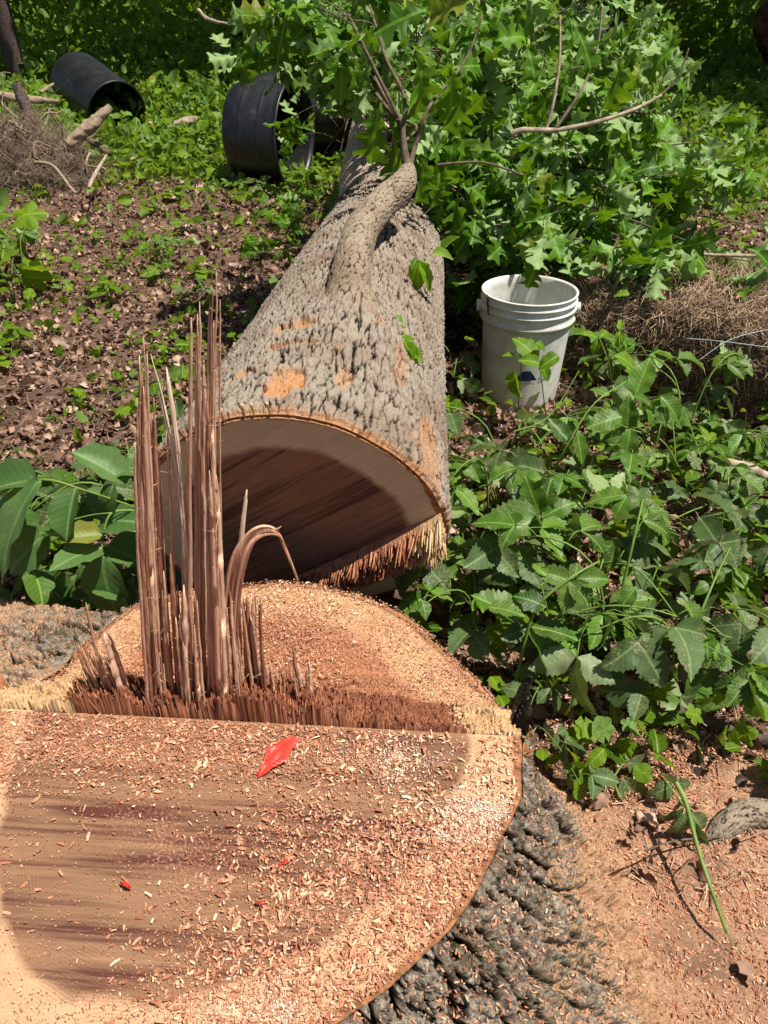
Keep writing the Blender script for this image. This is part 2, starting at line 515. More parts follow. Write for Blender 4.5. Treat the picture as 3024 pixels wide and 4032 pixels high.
c_ = t.ramp(n, [(0.4, (0.008, 0.008, 0.010)), (0.62, (0.018, 0.018, 0.020)), (0.74, (0.06, 0.056, 0.052))])
t.bump(t.math('ADD', n, t.math('MULTIPLY', n2, 0.3)), 0.25, 0.01)
M['barrel'] = t.set(c_, t.ramp(n2, [(0.3, 0.3), (0.7, 0.5)]), 0.55)
t = NT('dirty_white_plastic')
n = t.noise(t.co('Object'), 12, 7, 0.7)
n2 = t.noise(t.co('Object'), 130, 3, 0.6)
c_ = t.ramp(n, [(0.35, (0.55, 0.52, 0.43)), (0.6, (0.78, 0.78, 0.75))])
c_ = t.mix(t.math('GREATER_THAN', n2, 0.74), c_, (0.18, 0.14, 0.09))
M['bucket'] = t.set(c_, 0.45, 0.4)
t.b.inputs['Subsurface Weight'].default_value = 0.15
t.b.inputs['Subsurface Radius'].default_value = (0.02, 0.02, 0.02)
M['blue'] = NT('blue_print').set((0.01, 0.03, 0.10), 0.5, 0.4)
M['greyprint'] = NT('grey_print').set((0.35, 0.40, 0.40), 0.5, 0.4)
M['rust'] = m_simple('rusty_wire', [(0.3, (0.08, 0.03, 0.015)), (0.7, (0.22, 0.10, 0.05))], 90)
t = NT('red_plastic_strip')
n = t.noise(t.co('Object', (20, 260, 20)), 1.0, 3)
t.bump(n, 0.9, 0.003)
M['red'] = t.set(t.ramp(n, [(0.3, (0.62, 0.03, 0.015)), (0.7, (0.85, 0.07, 0.04))]), 0.4, 0.5)
M['twine'] = NT('pale_twine').set((0.5, 0.55, 0.6), 0.6, 0.3)
M['rock'] = m_simple('grey_bark', [(0.3, (0.07, 0.058, 0.05)), (0.7, (0.27, 0.23, 0.19))], 60, bump=.9, bd=.006)


def bark_relief(th, L, nu, fv, seed, rough=0.0, P=None):
    """fissured bark: flat-topped broken plates, narrow ragged cracks, flaky steps. th around, L metres along"""
    ct, st = np.cos(th) * nu / 40.0, np.sin(th) * nu / 40.0
    u = th / (2 * np.pi) * nu
    w1 = fbm(ct * 5, st * 5, L * fv * .5 + seed, 3)
    w2 = fbm(ct * 22, st * 22, L * fv * 1.6 + seed, 3)
    f1, f2, cid = voro(u + .9 * w1 + .30 * w2, L * fv + .5 * w2 + 1.1 * w1, nu)
    open_ = sstep(-.45, .25, fbm(ct * 8 + 3, st * 8, L * fv * .8, 3))
    gap = f2 - f1
    crack = 1 - sstep(0.02, 0.15 if P is None else .24, gap + .06 * w2)
    flake = np.clip((f1 * 1.1 - .2) * (cid - .4) * 1.5, -.4, .5)
    g1, g2, c2 = voro(u * 2.3 + 7 + 1.0 * w2, L * fv * 2.9 + 1.6 * w2)
    crack2 = 1 - sstep(0.01, 0.12, g2 - g1)
    if P is None:
        gr = fbm(ct * 60, st * 60, L * fv * 5, 4)
        rg = 1 - 2 * np.abs(fbm(ct * 45 + 3 * w2, st * 45, L * fv * 2.2, 4))
        gr2 = np.abs(fbm(ct * 26, st * 26, L * fv * 2.0 + 9, 4))
    else:
        a, b, c = P[..., 0], P[..., 1], P[..., 2]
        gr = fbm(a * 150, b * 150, c * 110, 4)
        rg = 1 - 2 * np.abs(fbm(a * 75, b * 75, c * 40, 4))
        gr2 = np.abs(fbm(ct * 16, st * 16, L * 9, 4))
    rel = (1 - crack * (.4 + .6 * open_)) * (.75 + .25 * cid) + flake * .45 - .20 * crack2 * (.3 + .7 * c2) + .14 * c2 + .20 * gr - .22 * gr2 - rough * (1 - rg) * .8 + rough * .5 * gr
    h = np.clip(.86 * (1 - crack * (.35 + .65 * open_)) - .28 * crack2 * (.3 + .7 * c2) + .26 * gr + .26 * (c2 - .5) + .02 - rough * .5 * (1 - rg), 0, 1)
    return rel, h


# ------------------------------------------------------------------ ground
def gz(x, y):
    x = np.asarray(x, float); y = np.asarray(y, float)
    b = 0.018 * fbm(x * 1.7, y * 1.7, 0 * x + 3.0, 3) + 0.008 * fbm(x * 9, y * 9, 0 * x, 3)
    far = sstep(9, 26, y) * 0.55 * (0.6 + 0.4 * fbm(x * 0.25, y * 0.25, 0 * x + 1, 3))
    # low heap of sawdust at the foot of the stump
    saw = 0.02 * np.exp(-(((x - 0.55) / 0.28) ** 2 + ((y - 0.55) / 0.35) ** 2))
    root = 0.10 * np.exp(-(((x + 2.55) / 0.55) ** 2 + ((y - 5.6) / 0.5) ** 2))
    return b + far + saw + root


def build_ground():
    s = np.linspace(-1, 1, 420)
    X = np.sinh(s * 4.3) / np.sinh(4.3) * 90
    Y = np.sinh(s * 4.3) / np.sinh(4.3) * 90 + 2.0
    gx, gy = np.meshgrid(X, Y, indexing='ij')
    x, y = gx.ravel(), gy.ravel()
    z = gz(x, y)
    green = np.clip(sstep(5.6, 7.2, y + 0.4 * fbm(x, y, x * 0, 3)) , 0, 1)
    o = mesh_np('ground', np.stack([x, y, z], 1), grid_quads(420, 420), None, M['ground'], attrs={'green': green})
    tag(o, 'brown woodland floor strewn with dead leaves', None, None, 'structure')


build_ground()

# ------------------------------------------------------------------ stump
SO = np.array([(.18, .684), (.181, .62), (.178, .592), (.169, .539), (.14, .491), (.113, .441), (.068, .382), (.023, .341), (-.031, .305),
               (-.12, .262), (-.22, .24), (-.32, .245), (-.40, .285), (-.465, .35), (-.512, .45), (-.535, .56), (-.545, .66), (-.545, .71), (-.535, .734), (-.494, .789),
               (-.467, .858), (-.426, .924), (-.34, .965), (-.249, .983), (-.186, .989), (-.104, .977), (-.023, .947), (.039, .901),
               (.081, .848), (.12, .789), (.158, .735)])
SCEN = np.array((-.2, .62))
ZC, ZN = 0.35, 0.305


def hinge_y(x):
    return 0.628 + (0.168 - x) * 0.066


def polar_outline(P, c, th):
    a = np.arctan2(P[:, 1] - c[1], P[:, 0] - c[0]); r = np.hypot(P[:, 1] - c[1], P[:, 0] - c[0])
    o = np.argsort(a)
    return np.interp(th, np.concatenate([a[o] - 2 * np.pi, a[o], a[o] + 2 * np.pi]), np.tile(r[o], 3))


def seg_dist(x, y, P):
    d = np.full(x.shape, 9.0)
    for i in range(len(P)):
        a, b = P[i], P[(i + 1) % len(P)]
        ab = b - a
        t_ = np.clip(((x - a[0]) * ab[0] + (y - a[1]) * ab[1]) / (ab @ ab), 0, 1)
        d = np.minimum(d, np.hypot(x - a[0] - t_ * ab[0], y - a[1] - t_ * ab[1]))
    return d


TH = np.linspace(-np.pi, np.pi, 721)[:-1]


def wrapang(a):
    return (a + np.pi) % (2 * np.pi) - np.pi


def g_ang(th, deg, wd):
    return np.exp(-(wrapang(th - R(deg)) / R(wd)) ** 2)


def stump_R(th):
    r = polar_outline(SO, SCEN, th)
    return r + 0.004 * fbm(np.cos(th) * 9, np.sin(th) * 9, th * 0 + 2, 4)


stump = empty('tree_stump', (-.2, .62, 0), 'wide freshly sawn stump with a tall splintered hinge and sawdust on its cut', 'stump')


def rim_z(x, y):
    # the near cut stands higher than the notch floor behind the hinge
    return ZN + (ZC - ZN) * (1 - sstep(-0.012, 0.03, y - hinge_y(x) - 0.012))


def stump_bark():
    nt, nz = 1300, 360
    th = np.linspace(-np.pi, np.pi, nt, endpoint=False)
    Rt = stump_R(th)
    fl = 0.10 + 0.02 * np.sin(th * 5 + 1) + 0.30 * g_ang(th, -32, 26) + 0.10 * g_ang(th, 8, 18) + 0.12 * g_ang(th, -85, 25) + 0.75 * g_ang(th, 148, 24) + 0.06 * g_ang(th, 60, 20)
    t_ = np.linspace(0, 1, nz)
    TT, tt = np.meshgrid(th, t_, indexing='ij')
    Rr = Rt[:, None] * np.ones_like(tt)
    pw = 1.55 - 0.75 * g_ang(TT, 148, 30)
    rad = Rr + fl[:, None] * tt ** pw
    x0 = SCEN[0] + Rr * np.cos(TT); y0 = SCEN[1] + Rr * np.sin(TT)
    zt = rim_z(x0, y0) - 0.0
    z = zt * (1 - tt) + (-0.06) * tt
    z -= 0.06 * g_ang(TT, 148, 26) * np.sin(np.pi * tt) * 0
    # bark relief
    L = tt * (0.38 + fl[:, None] * 0.8)
    P0 = np.stack([SCEN[0] + rad * np.cos(TT), SCEN[1] + rad * np.sin(TT), z], -1)
    rel, h = bark_relief(TT, L, 86, 11, 26, .30, P0)
    plate = h
    lump = fbm(P0[..., 0] * 12, P0[..., 1] * 12, P0[..., 2] * 8, 3)
    disp = (0.024 * rel + 0.004 * lump - 0.015) * sstep(0.0, 0.03, tt)
    gu = np.roll(P0, -3, 0) - np.roll(P0, 3, 0)
    gv = np.gradient(P0, axis=1)
    Nn = np.cross(gu, gv)
    Nn /= np.linalg.norm(Nn, axis=-1, keepdims=True) + 1e-9
    Nn *= np.sign(np.sum(Nn * np.stack([np.cos(TT), np.sin(TT), 0 * TT + .2], -1), -1, keepdims=True))
    P0 = P0 + Nn * disp[..., None]
    rad = np.hypot(P0[..., 0] - SCEN[0], P0[..., 1] - SCEN[1]); z = P0[..., 2]
    V = P0.reshape(-1, 3)
    du = 0.55 * sstep(0.1, 0.9, tt) + 0.5 * fbm(np.cos(TT) * 5, np.sin(TT) * 5, L * 5, 3) * 0.6 + 0.35 * g_ang(TT, 148, 30) + 0.22 * g_ang(TT, -10, 30) + 0.12 - 0.25 * plate
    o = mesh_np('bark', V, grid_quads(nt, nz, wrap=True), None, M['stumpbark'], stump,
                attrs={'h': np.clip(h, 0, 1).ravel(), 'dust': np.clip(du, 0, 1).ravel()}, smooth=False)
    return V.reshape(nt, nz, 3)


SBV = stump_bark()


def flat_cut(name, mat, c, keep, zf, nr=150, na=560):
    th = np.linspace(-np.pi, np.pi, na, endpoint=False)
    # star-shaped region about c clipped at the hinge line
    r = np.zeros(na)
    rs = np.linspace(0, 0.8, 1601)
    sr = lambda x, y: np.hypot(x - SCEN[0], y - SCEN[1]) - stump_R(np.arctan2(y - SCEN[1], x - SCEN[0]))
    X = c[0] + rs[None, :] * np.cos(th)[:, None]; Y = c[1] + rs[None, :] * np.sin(th)[:, None]
    ok = (sr(X, Y) < -0.0005) & keep(X, Y)
    bad = ~ok
    r = rs[np.argmax(bad, axis=1)]
    rho = np.linspace(0, 1, nr)
    x = c[0] + r[:, None] * rho * np.cos(th)[:, None]; y = c[1] + r[:, None] * rho * np.sin(th)[:, None]
    d = seg_dist(x, y, SO)
    z = zf(x, y, d)
    V = np.stack([x, y, z], -1).reshape(-1, 3)
    mesh_np(name, V, grid_quads(na, nr, wrap=True), None, mat, stump,
            attrs={'d': d.ravel(), 'p': (x + 0.04 * y).ravel(), 'q': (y + 0.066 * x).ravel()})


def z_near(x, y, d):
    return ZC + 0.0012 * fbm(x * 30, y * 60, x * 0, 3) - 0.002 * sstep(0.012, 0.0, d) - 0.003 * np.exp(-((y - 0.60) / 0.006) ** 2) * 0


def z_notch(x, y, d):
    q = y - hinge_y(x) - 0.03
    return ZN + 0.002 * fbm(x * 20, y * 30, x * 0, 3) - 0.003 * sstep(0.012, 0.0, d) + 0.006 * fbm(x * 7, y * 7, x * 0 + 8, 2)


flat_cut('back_cut', M['cutnear'], np.array((-.2, .44)), lambda X, Y: Y < hinge_y(X), z_near)
flat_cut('notch_floor', M['cutnotch'], np.array((-.18, .80)), lambda X, Y: Y > hinge_y(X) + 0.01, z_notch)


# ---- torn hinge
def spikes(P, D, L, W, side=None, k=4, seg=3, bend=0.1, blunt=False):
    """many tapered fibres. P base (n,3), D direction, L length, W width"""
    n = len(P)
    D = D / np.linalg.norm(D, axis=1)[:, None]
    a = np.where(np.abs(D[:, 2:]) < 0.9, np.array([[0, 0, 1.0]]), np.array([[1.0, 0, 0]]))
    A = np.cross(D, a); A /= np.linalg.norm(A, axis=1)[:, None]
    B = np.cross(D, A)
    ph = RS.rand(n) * 6.28
    ts = np.linspace(0, 1, seg)
    prof = np.interp(ts, [0, 0.8, 1.0], [1, 0.95, 0.45]) if blunt else np.interp(ts, [0, 0.7, 1.0], [1, 0.75, 0.12])
    bd = (RS.randn(n, 2) * bend)
    V = np.zeros((n, seg, k, 3))
    for i, t_ in enumerate(ts):
        c = P + D * (L * t_)[:, None] + (A * bd[:, :1] + B * bd[:, 1:]) * (L * t_ * t_)[:, None]
        for j in range(k):
            an = ph + j * 2 * np.pi / k
            rr = W * 0.5 * prof[i]
            V[:, i, j] = c + A * (np.cos(an) * rr)[:, None] + B * (np.sin(an) * rr * 0.7)[:, None]
    V = V.reshape(-1, 3)
    base = (np.arange(n) * seg * k)[:, None]
    q = []
    for i in range(seg - 1):
        for j in range(k):
            j2 = (j + 1) % k
            q.append((i * k + j, i * k + j2, (i + 1) * k + j2, (i + 1) * k + j))
    q = np.array(q)
    Q = (base[:, :, None] + q[None]).reshape(-1, 4)
    top = base + (seg - 1) * k
    if k == 4:
        Q = np.vstack([Q, (top + np.arange(4)[None])])
    return V, Q


def hinge_field():
    # height profile of the short fibres along the hinge
    xs = [-.55, -.50, -.44, -.42, -.40, -.34, -.32, -.24, -.14, -.08, -.02, .04, .10, .15, .185]
    hs = [.012, .022, .028, .036, .050, .046, .040, .052, .052, .036, .026, .019, .017, .019, .010]
    n = 2600
    x = RS.uniform(-.535, .178, n)
    v = RS.rand(n)
    wd = np.interp(x, [-.55, -.45, 0, .18], [.035, .06, .06, .05])
    y = hinge_y(x) + 0.003 + v * wd
    hh = np.interp(x, xs, hs)
    cl = fbm(x * 38, y * 22, x * 0 + 1, 3)
    cl2 = h2(np.floor(x * 190 + 1.5 * np.sin(y * 300)), np.floor(y * 110)) - .3
    sharp = RS.rand(n) < .12
    L = hh * (0.66 + 0.10 * RS.rand(n) + 0.60 * cl + .60 * cl2 + .40 * sharp) * (0.62 + 0.5 * v)
    L = np.clip(L, 0.006, 0.16)
    z0 = np.full(n, ZN - 0.012)
    L += (ZC - ZN) * (0.9 - 0.5 * v) + 0.01
    pale = (x < -.43 + 0.02 * RS.randn(n)) | (x > .095 + 0.012 * RS.randn(n))
    P = np.stack([x, y, z0], 1)
    D = np.stack([0.014 * RS.randn(n) + np.where(x < -.33, -0.14, 0.0), 0.018 * RS.randn(n) + 0.01, np.ones(n)], 1)
    W = RS.uniform(.0020, .0048, n)
    for m, nm, mt in ((~pale, 'torn_hinge_fibers', M['fibre']), (pale, 'torn_sapwood_fibers', M['palefibre'])):
        V, Q = spikes(P[m], D[m], L[m], W[m], seg=4, bend=0.03, blunt=True)
        o = mesh_np(nm, V, Q, None, mt, stump, smooth=False)
        o['kind'] = 'stuff'
    # the block of torn wood itself: thousands of broken fibre ends at different heights
    nx, ny = 1500, 84
    xx = np.linspace(-.54, .181, nx); vv = np.linspace(0, 1, ny)
    X, VV = np.meshgrid(xx, vv, indexing='ij')
    WD = np.interp(X, [-.55, -.45, 0, .18], [.036, .062, .062, .050])
    Y = hinge_y(X) + 0.001 + VV * WD
    H = np.interp(X, xs, hs)
    yy = VV * WD
    i1 = np.floor(X / .0021 + .7 * h2(np.floor(yy / .003), 0 * X)); r1 = h2(i1, np.floor(yy / .0032 + h2(i1, 0 * X)))
    i2 = np.floor(X / .0062 + .5 * vnoise(yy * 300, 0 * X, 0 * X)); r2 = h2(i2, np.floor(yy / .008 + h2(i2, 0 * X + 3)), 5.0)
    cl = fbm(X * 34, yy * 60, X * 0 + 1, 3)
    hgt = H * np.clip(.62 + .60 * cl + .42 * (r2 - .5) + .20 * (r1 - .5), .10, 1.5) * (1 - .15 * VV)
    hgt = hgt * (.75 + .25 * sstep(0, .05, VV + .3 * r1))
    Z = ZC - .004 + hgt - (ZC - ZN + .6 * hgt) * sstep(.78, 1.0, VV + .1 * (r1 - .5))
    Z[:, 0] = ZC - .02; Z[:, -1] = ZN - .01
    X2 = X + .0012 * vnoise(X * 400, yy * 400, Z * 90); Y2 = Y + .0012 * vnoise(X * 400 + 9, yy * 400, Z * 90)
    V = np.stack([X2, Y2, Z], -1).reshape(-1, 3)
    Q = grid_quads(nx, ny)
    qx = V[Q[:, 0], 0] + .012 * np.sin(V[Q[:, 0], 1] * 900)
    pl = (qx < -.43) | (qx > .098)
    mesh_np('torn_hinge', V, Q[~pl], None, M['block'], stump, smooth=False)
    mesh_np('torn_sapwood', V, Q[pl], None, M['paleblock'], stump, smooth=False)



hinge_field()
SPV = []


def splinter(base, mids, top, width, strands=None, mat=None, depth=0.5, jag=0.18, name='splinter', label=None):
    """a bundle of long strands torn out of the trunk, one mesh"""
    mb = MB()
    k = strands or max(1, int(round(width / 0.0036)))
    P = smooth_path([base] + list(mids) + [top], 22)
    for i in range(k):
        off = (i + 0.5) / k - 0.5
        frac = 1.0 if i == k // 2 else 1 - jag * random.random() ** .7 * (0.6 + abs(off) * 1.6)
        m = 36
        S = smooth_path(P, 40)[: max(6, int(40 * frac))]
        S = S[np.linspace(0, len(S) - 1, m).astype(int)]
        tt = np.linspace(0, 1, m)
        S = S + np.array([[1, 0, 0]]) * (off * width * (1 - 0.35 * tt))[:, None]
        S = S + np.array([[0, 1, 0]]) * (random.uniform(-1, 1) * max(width * 0.14, .0015))
        S = S + np.stack([0.0009 * fbm(tt * 9 + i * 5, tt * 0 + i, tt * 0, 2), 0.001 * fbm(tt * 9 + i * 7, tt * 0 + 9, tt * 0, 2), 0 * tt], 1)
        r0 = width / k * random.choice((.42, .6, .75, .95, 1.15))
        rad = r0 * np.interp(tt, [0, 0.2, 0.86, 0.95, 1], [1.25, 1, 0.72, 0.5, 0.12]) * (1 + 0.18 * fbm(tt * 14 + i, tt * 0, tt * 0 + i, 2))
        S = S + np.stack([0 * tt, 0 * tt, 0 * tt], 1)
        V, Q, T_ = tube(S, rad * (1 + .07 * RS.randn(len(S))), 4 if random.random() < .5 else 5, flat=random.choice((.45, .8, 1.3, 2.4)))
        mb.add(V, Q, T_)
        SPV.append(S[:, :] + np.array([[0, -width * .25, 0]]))
    o = mb.build(name, mat or M['splinter'], stump, smooth=False)
    if label: o['label'] = label
    return o


def spl(bx, by, tx, ty, wpx, Y=.685, Yt=None, mids=(), **kw):
    b = at_y(bx, by, Y); b[2] = ZN - 0.005
    top = at_y(tx, ty, Yt or Y)
    dist = math.sqrt(Y * Y + 0.6 ** 2)
    splinter(b, [at_y(a, c, (Y + (Yt or Y)) / 2) for a, c in mids], top, wpx / FPX * 0.83, **kw)


for a in [
    (612, 2790, 566, 1328, 34, .68, .68, [(595, 2100)]), (585, 2790, 549, 1400, 34, .675, .67, [(563, 2100)]), (570, 2790, 537, 1690, 30, .67, .66, [(552, 2200)]),
    (650, 2790, 600, 1560, 50, .70, .70, [(632, 2200)]), (770, 2780, 592, 1390, 24, .705, .71, [(725, 2100), (690, 1800)]), (690, 2780, 652, 1600, 16, .70, .71, [(680, 2200)]),
    (742, 2790, 656, 1445, 11, .715, .72, [(715, 1950)]), (735, 2790, 755, 1248, 17, .68, .68, [(748, 2000)]),
    (765, 2790, 783, 1188, 20, .69, .69, [(777, 1900)]), (812, 2800, 833, 1046, 20, .68, .68, [(822, 1800)]),
    (835, 2800, 850, 1068, 20, .69, .69, [(842, 1800)]), (870, 2800, 866, 1182, 10, .70, .70, [(865, 1900)]),
    (790, 2800, 803, 1420, 42, .70, .70, [(797, 2100)]), (868, 2810, 832, 1720, 46, .675, .675, [(852, 2150)]), (838, 2810, 815, 1580, 22, .68, .68, [(828, 2100)]),
    (745, 2790, 736, 1700, 36, .71, .71, [(742, 2200)]), (700, 2780, 672, 2180, 40, .69, .69), (662, 2790, 640, 2250, 30, .69, .69),
    (905, 2780, 972, 1928, 13, .70, .71, [(905, 2500), (940, 2200)]), (925, 2780, 900, 2280, 30, .69, .69), (905, 2800, 880, 2350, 44, .685, .68),
    (1000, 2780, 952, 2352, 15, .69, .69), (1025, 2780, 986, 2420, 12, .70, .70), (1050, 2790, 1021, 2345, 22, .69, .69, [(1030, 2600)]),
    (1180, 2800, 1148, 2540, 22, .685, .685), (1205, 2800, 1172, 2610, 16, .69, .69), (1085, 2790, 1060, 2600, 22, .69, .69),
    (470, 2770, 337, 2375, 15, .69, .69, [(390, 2600)]), (500, 2780, 407, 2490, 30, .685, .685, [(450, 2640)]), (520, 2780, 425, 2495, 24, .69, .69, [(480, 2640)]),
    (450, 2770, 352, 2520, 28, .69, .69), (420, 2770, 318, 2525, 22, .69, .69), (395, 2770, 300, 2560, 20, .69, .69), (480, 2780, 380, 2540, 34, .68, .68),
    (960, 2790, 930, 2480, 30, .69, .69), (730, 2790, 700, 2420, 46, .675, .67), (780, 2790, 765, 2330, 40, .672, .67), (630, 2790, 610, 2400, 30, .672, .67),
]:
    spl(*a[:7], mids=a[7] if len(a) > 7 else (), mat=M['palesplinter'] if a[2] in (592, 656, 972) else None)
for i in range(52):
    bx = random.uniform(590, 1020) if i < 36 else random.uniform(1000, 1260)
    ty = random.uniform(2280, 2690) if i < 36 else random.uniform(2600, 2740)
    spl(bx, 2790, bx + random.uniform(-30, 18), ty, random.choice((5, 8, 12, 18, 30)), random.uniform(.672, .72))
# the curled strip
cb = [at_y(905, 2640, .69), at_y(915, 2350, .69), at_y(950, 2180, .69), at_y(1010, 2098, .695), at_y(1085, 2092, .70), at_y(1125, 2165, .705), at_y(1172, 2285, .71)]
mb = MB()
for i in range(6):
    off = (i - 2.5) / 6
    wd = np.interp(np.linspace(0, 1, 7), [0, .35, .6, 1], [.022, .022, .014, .008])
    P = [p + np.array([off * w_ * (0.9 if j < 3 else 0.35), random.uniform(-.0015, .0015), off * w_ * (0.1 if j < 3 else -0.8)]) for j, (p, w_) in enumerate(zip(cb, wd))]
    V, Q, T_ = tube(P, wd / 6 * 0.75, 6, n=44)
    mb.add(V, Q, T_)
tip = [at_y(1075, 2090, .70), at_y(1095, 2082, .70), at_y(1108, 2072, .70)]
mb.add(*tube(tip, [.0025, .0015, .0004], 5))
o = mb.build('curled_splinter', M['splinter'], stump)
o['label'] = 'wide splinter curling over to the right'
def stray_hairs():
    A = np.concatenate(SPV)
    A = A[(A[:, 2] > ZC)]
    n = 750
    P = A[RS.randint(0, len(A), n)] + RS.randn(n, 3) * .0012
    D = np.stack([RS.randn(n), RS.randn(n) - .6, RS.randn(n) * .6], 1)
    V, Q = spikes(P, D, RS.uniform(.003, .010, n) * np.where(RS.rand(n) < .08, 2.2, 1), RS.uniform(.0004, .0010, n), seg=4, bend=0.8)
    o = mesh_np('stray_hairs', V, Q, None, M['palefibre'], stump, smooth=False)
    o['kind'] = 'stuff'


stray_hairs()
# ragged bark lips at both ends of the hinge
for nm, pts, rr, mt in (('torn_bark', [(.178, .64, .33), (.186, .655, .372), (.19, .665, .395)], [.010, .008, .002], M['stumpbark']),
                    ('torn_bark', [(.176, .67, .30), (.19, .69, .35), (.20, .70, .385)], [.012, .009, .003], M['stumpbark']),
                    ('torn_bark', [(-.53, .70, .31), (-.545, .715, .36), (-.55, .72, .372)], [.012, .010, .004], M['fibre'])):
    V, Q, T_ = tube(pts, rr, 8, n=16, rough=0.9)
    mesh_np(nm, V, Q, T_, mt, stump)
n = 260
th = RS.uniform(R(-1), R(10), n)
P = np.stack([SCEN[0] + stump_R(th) * np.cos(th) + RS.uniform(-.012, .004, n), SCEN[1] + stump_R(th) * np.sin(th), np.full(n, ZN)], 1)
V, Q = spikes(P, np.stack([RS.randn(n) * .3 + .1, RS.randn(n) * .3, np.ones(n)], 1), RS.uniform(.012, .034, n), RS.uniform(.003, .007, n), seg=3, bend=.10, blunt=True)
mesh_np('bark_lip', V, Q, None, m_simple('orange_inner_bark', [(0.3, (0.16, 0.05, 0.02)), (0.7, (0.45, 0.18, 0.06))], 60, island=0.5), stump, smooth=False)


# ------------------------------------------------------------------ chips
def chips(P, Nn, L, W, name, mat, parent=None, tilt=0.35, curl=0.25):
    n = len(P)
    ang = RS.rand(n) * 6.283
    Nn = Nn + RS.randn(n, 3) * tilt * 0.5
    Nn /= np.linalg.norm(Nn, axis=1)[:, None]
    A = np.stack([np.cos(ang), np.sin(ang), np.zeros(n)], 1)
    A = A - Nn * np.sum(A * Nn, 1)[:, None]; A /= np.linalg.norm(A, axis=1)[:, None]
    B = np.cross(Nn, A)
    rows = []
    skew = RS.uniform(-.4, .4, n)
    for s_, hgt in ((-1, 0), (0, 1), (1, 0)):
        c = P + A * (s_ * L / 2)[:, None] + Nn * (hgt * L * curl * RS.uniform(-.3, 1, n) * 0.5)[:, None]
        wd = W * (1 - 0.75 * abs(s_) * RS.rand(n) ** 1.5) * 0.5
        rows.append(c - B * wd[:, None] + A * (skew * W * .5)[:, None]); rows.append(c + B * wd[:, None] - A * (skew * W * .5)[:, None])
    V = np.stack(rows, 1).reshape(-1, 3)
    b = (np.arange(n) * 6)[:, None]
    Q = np.concatenate([b + np.array([[0, 1, 3, 2]]), b + np.array([[2, 3, 5, 4]])])
    return mesh_np(name, V, Q, None, mat, parent, smooth=False)


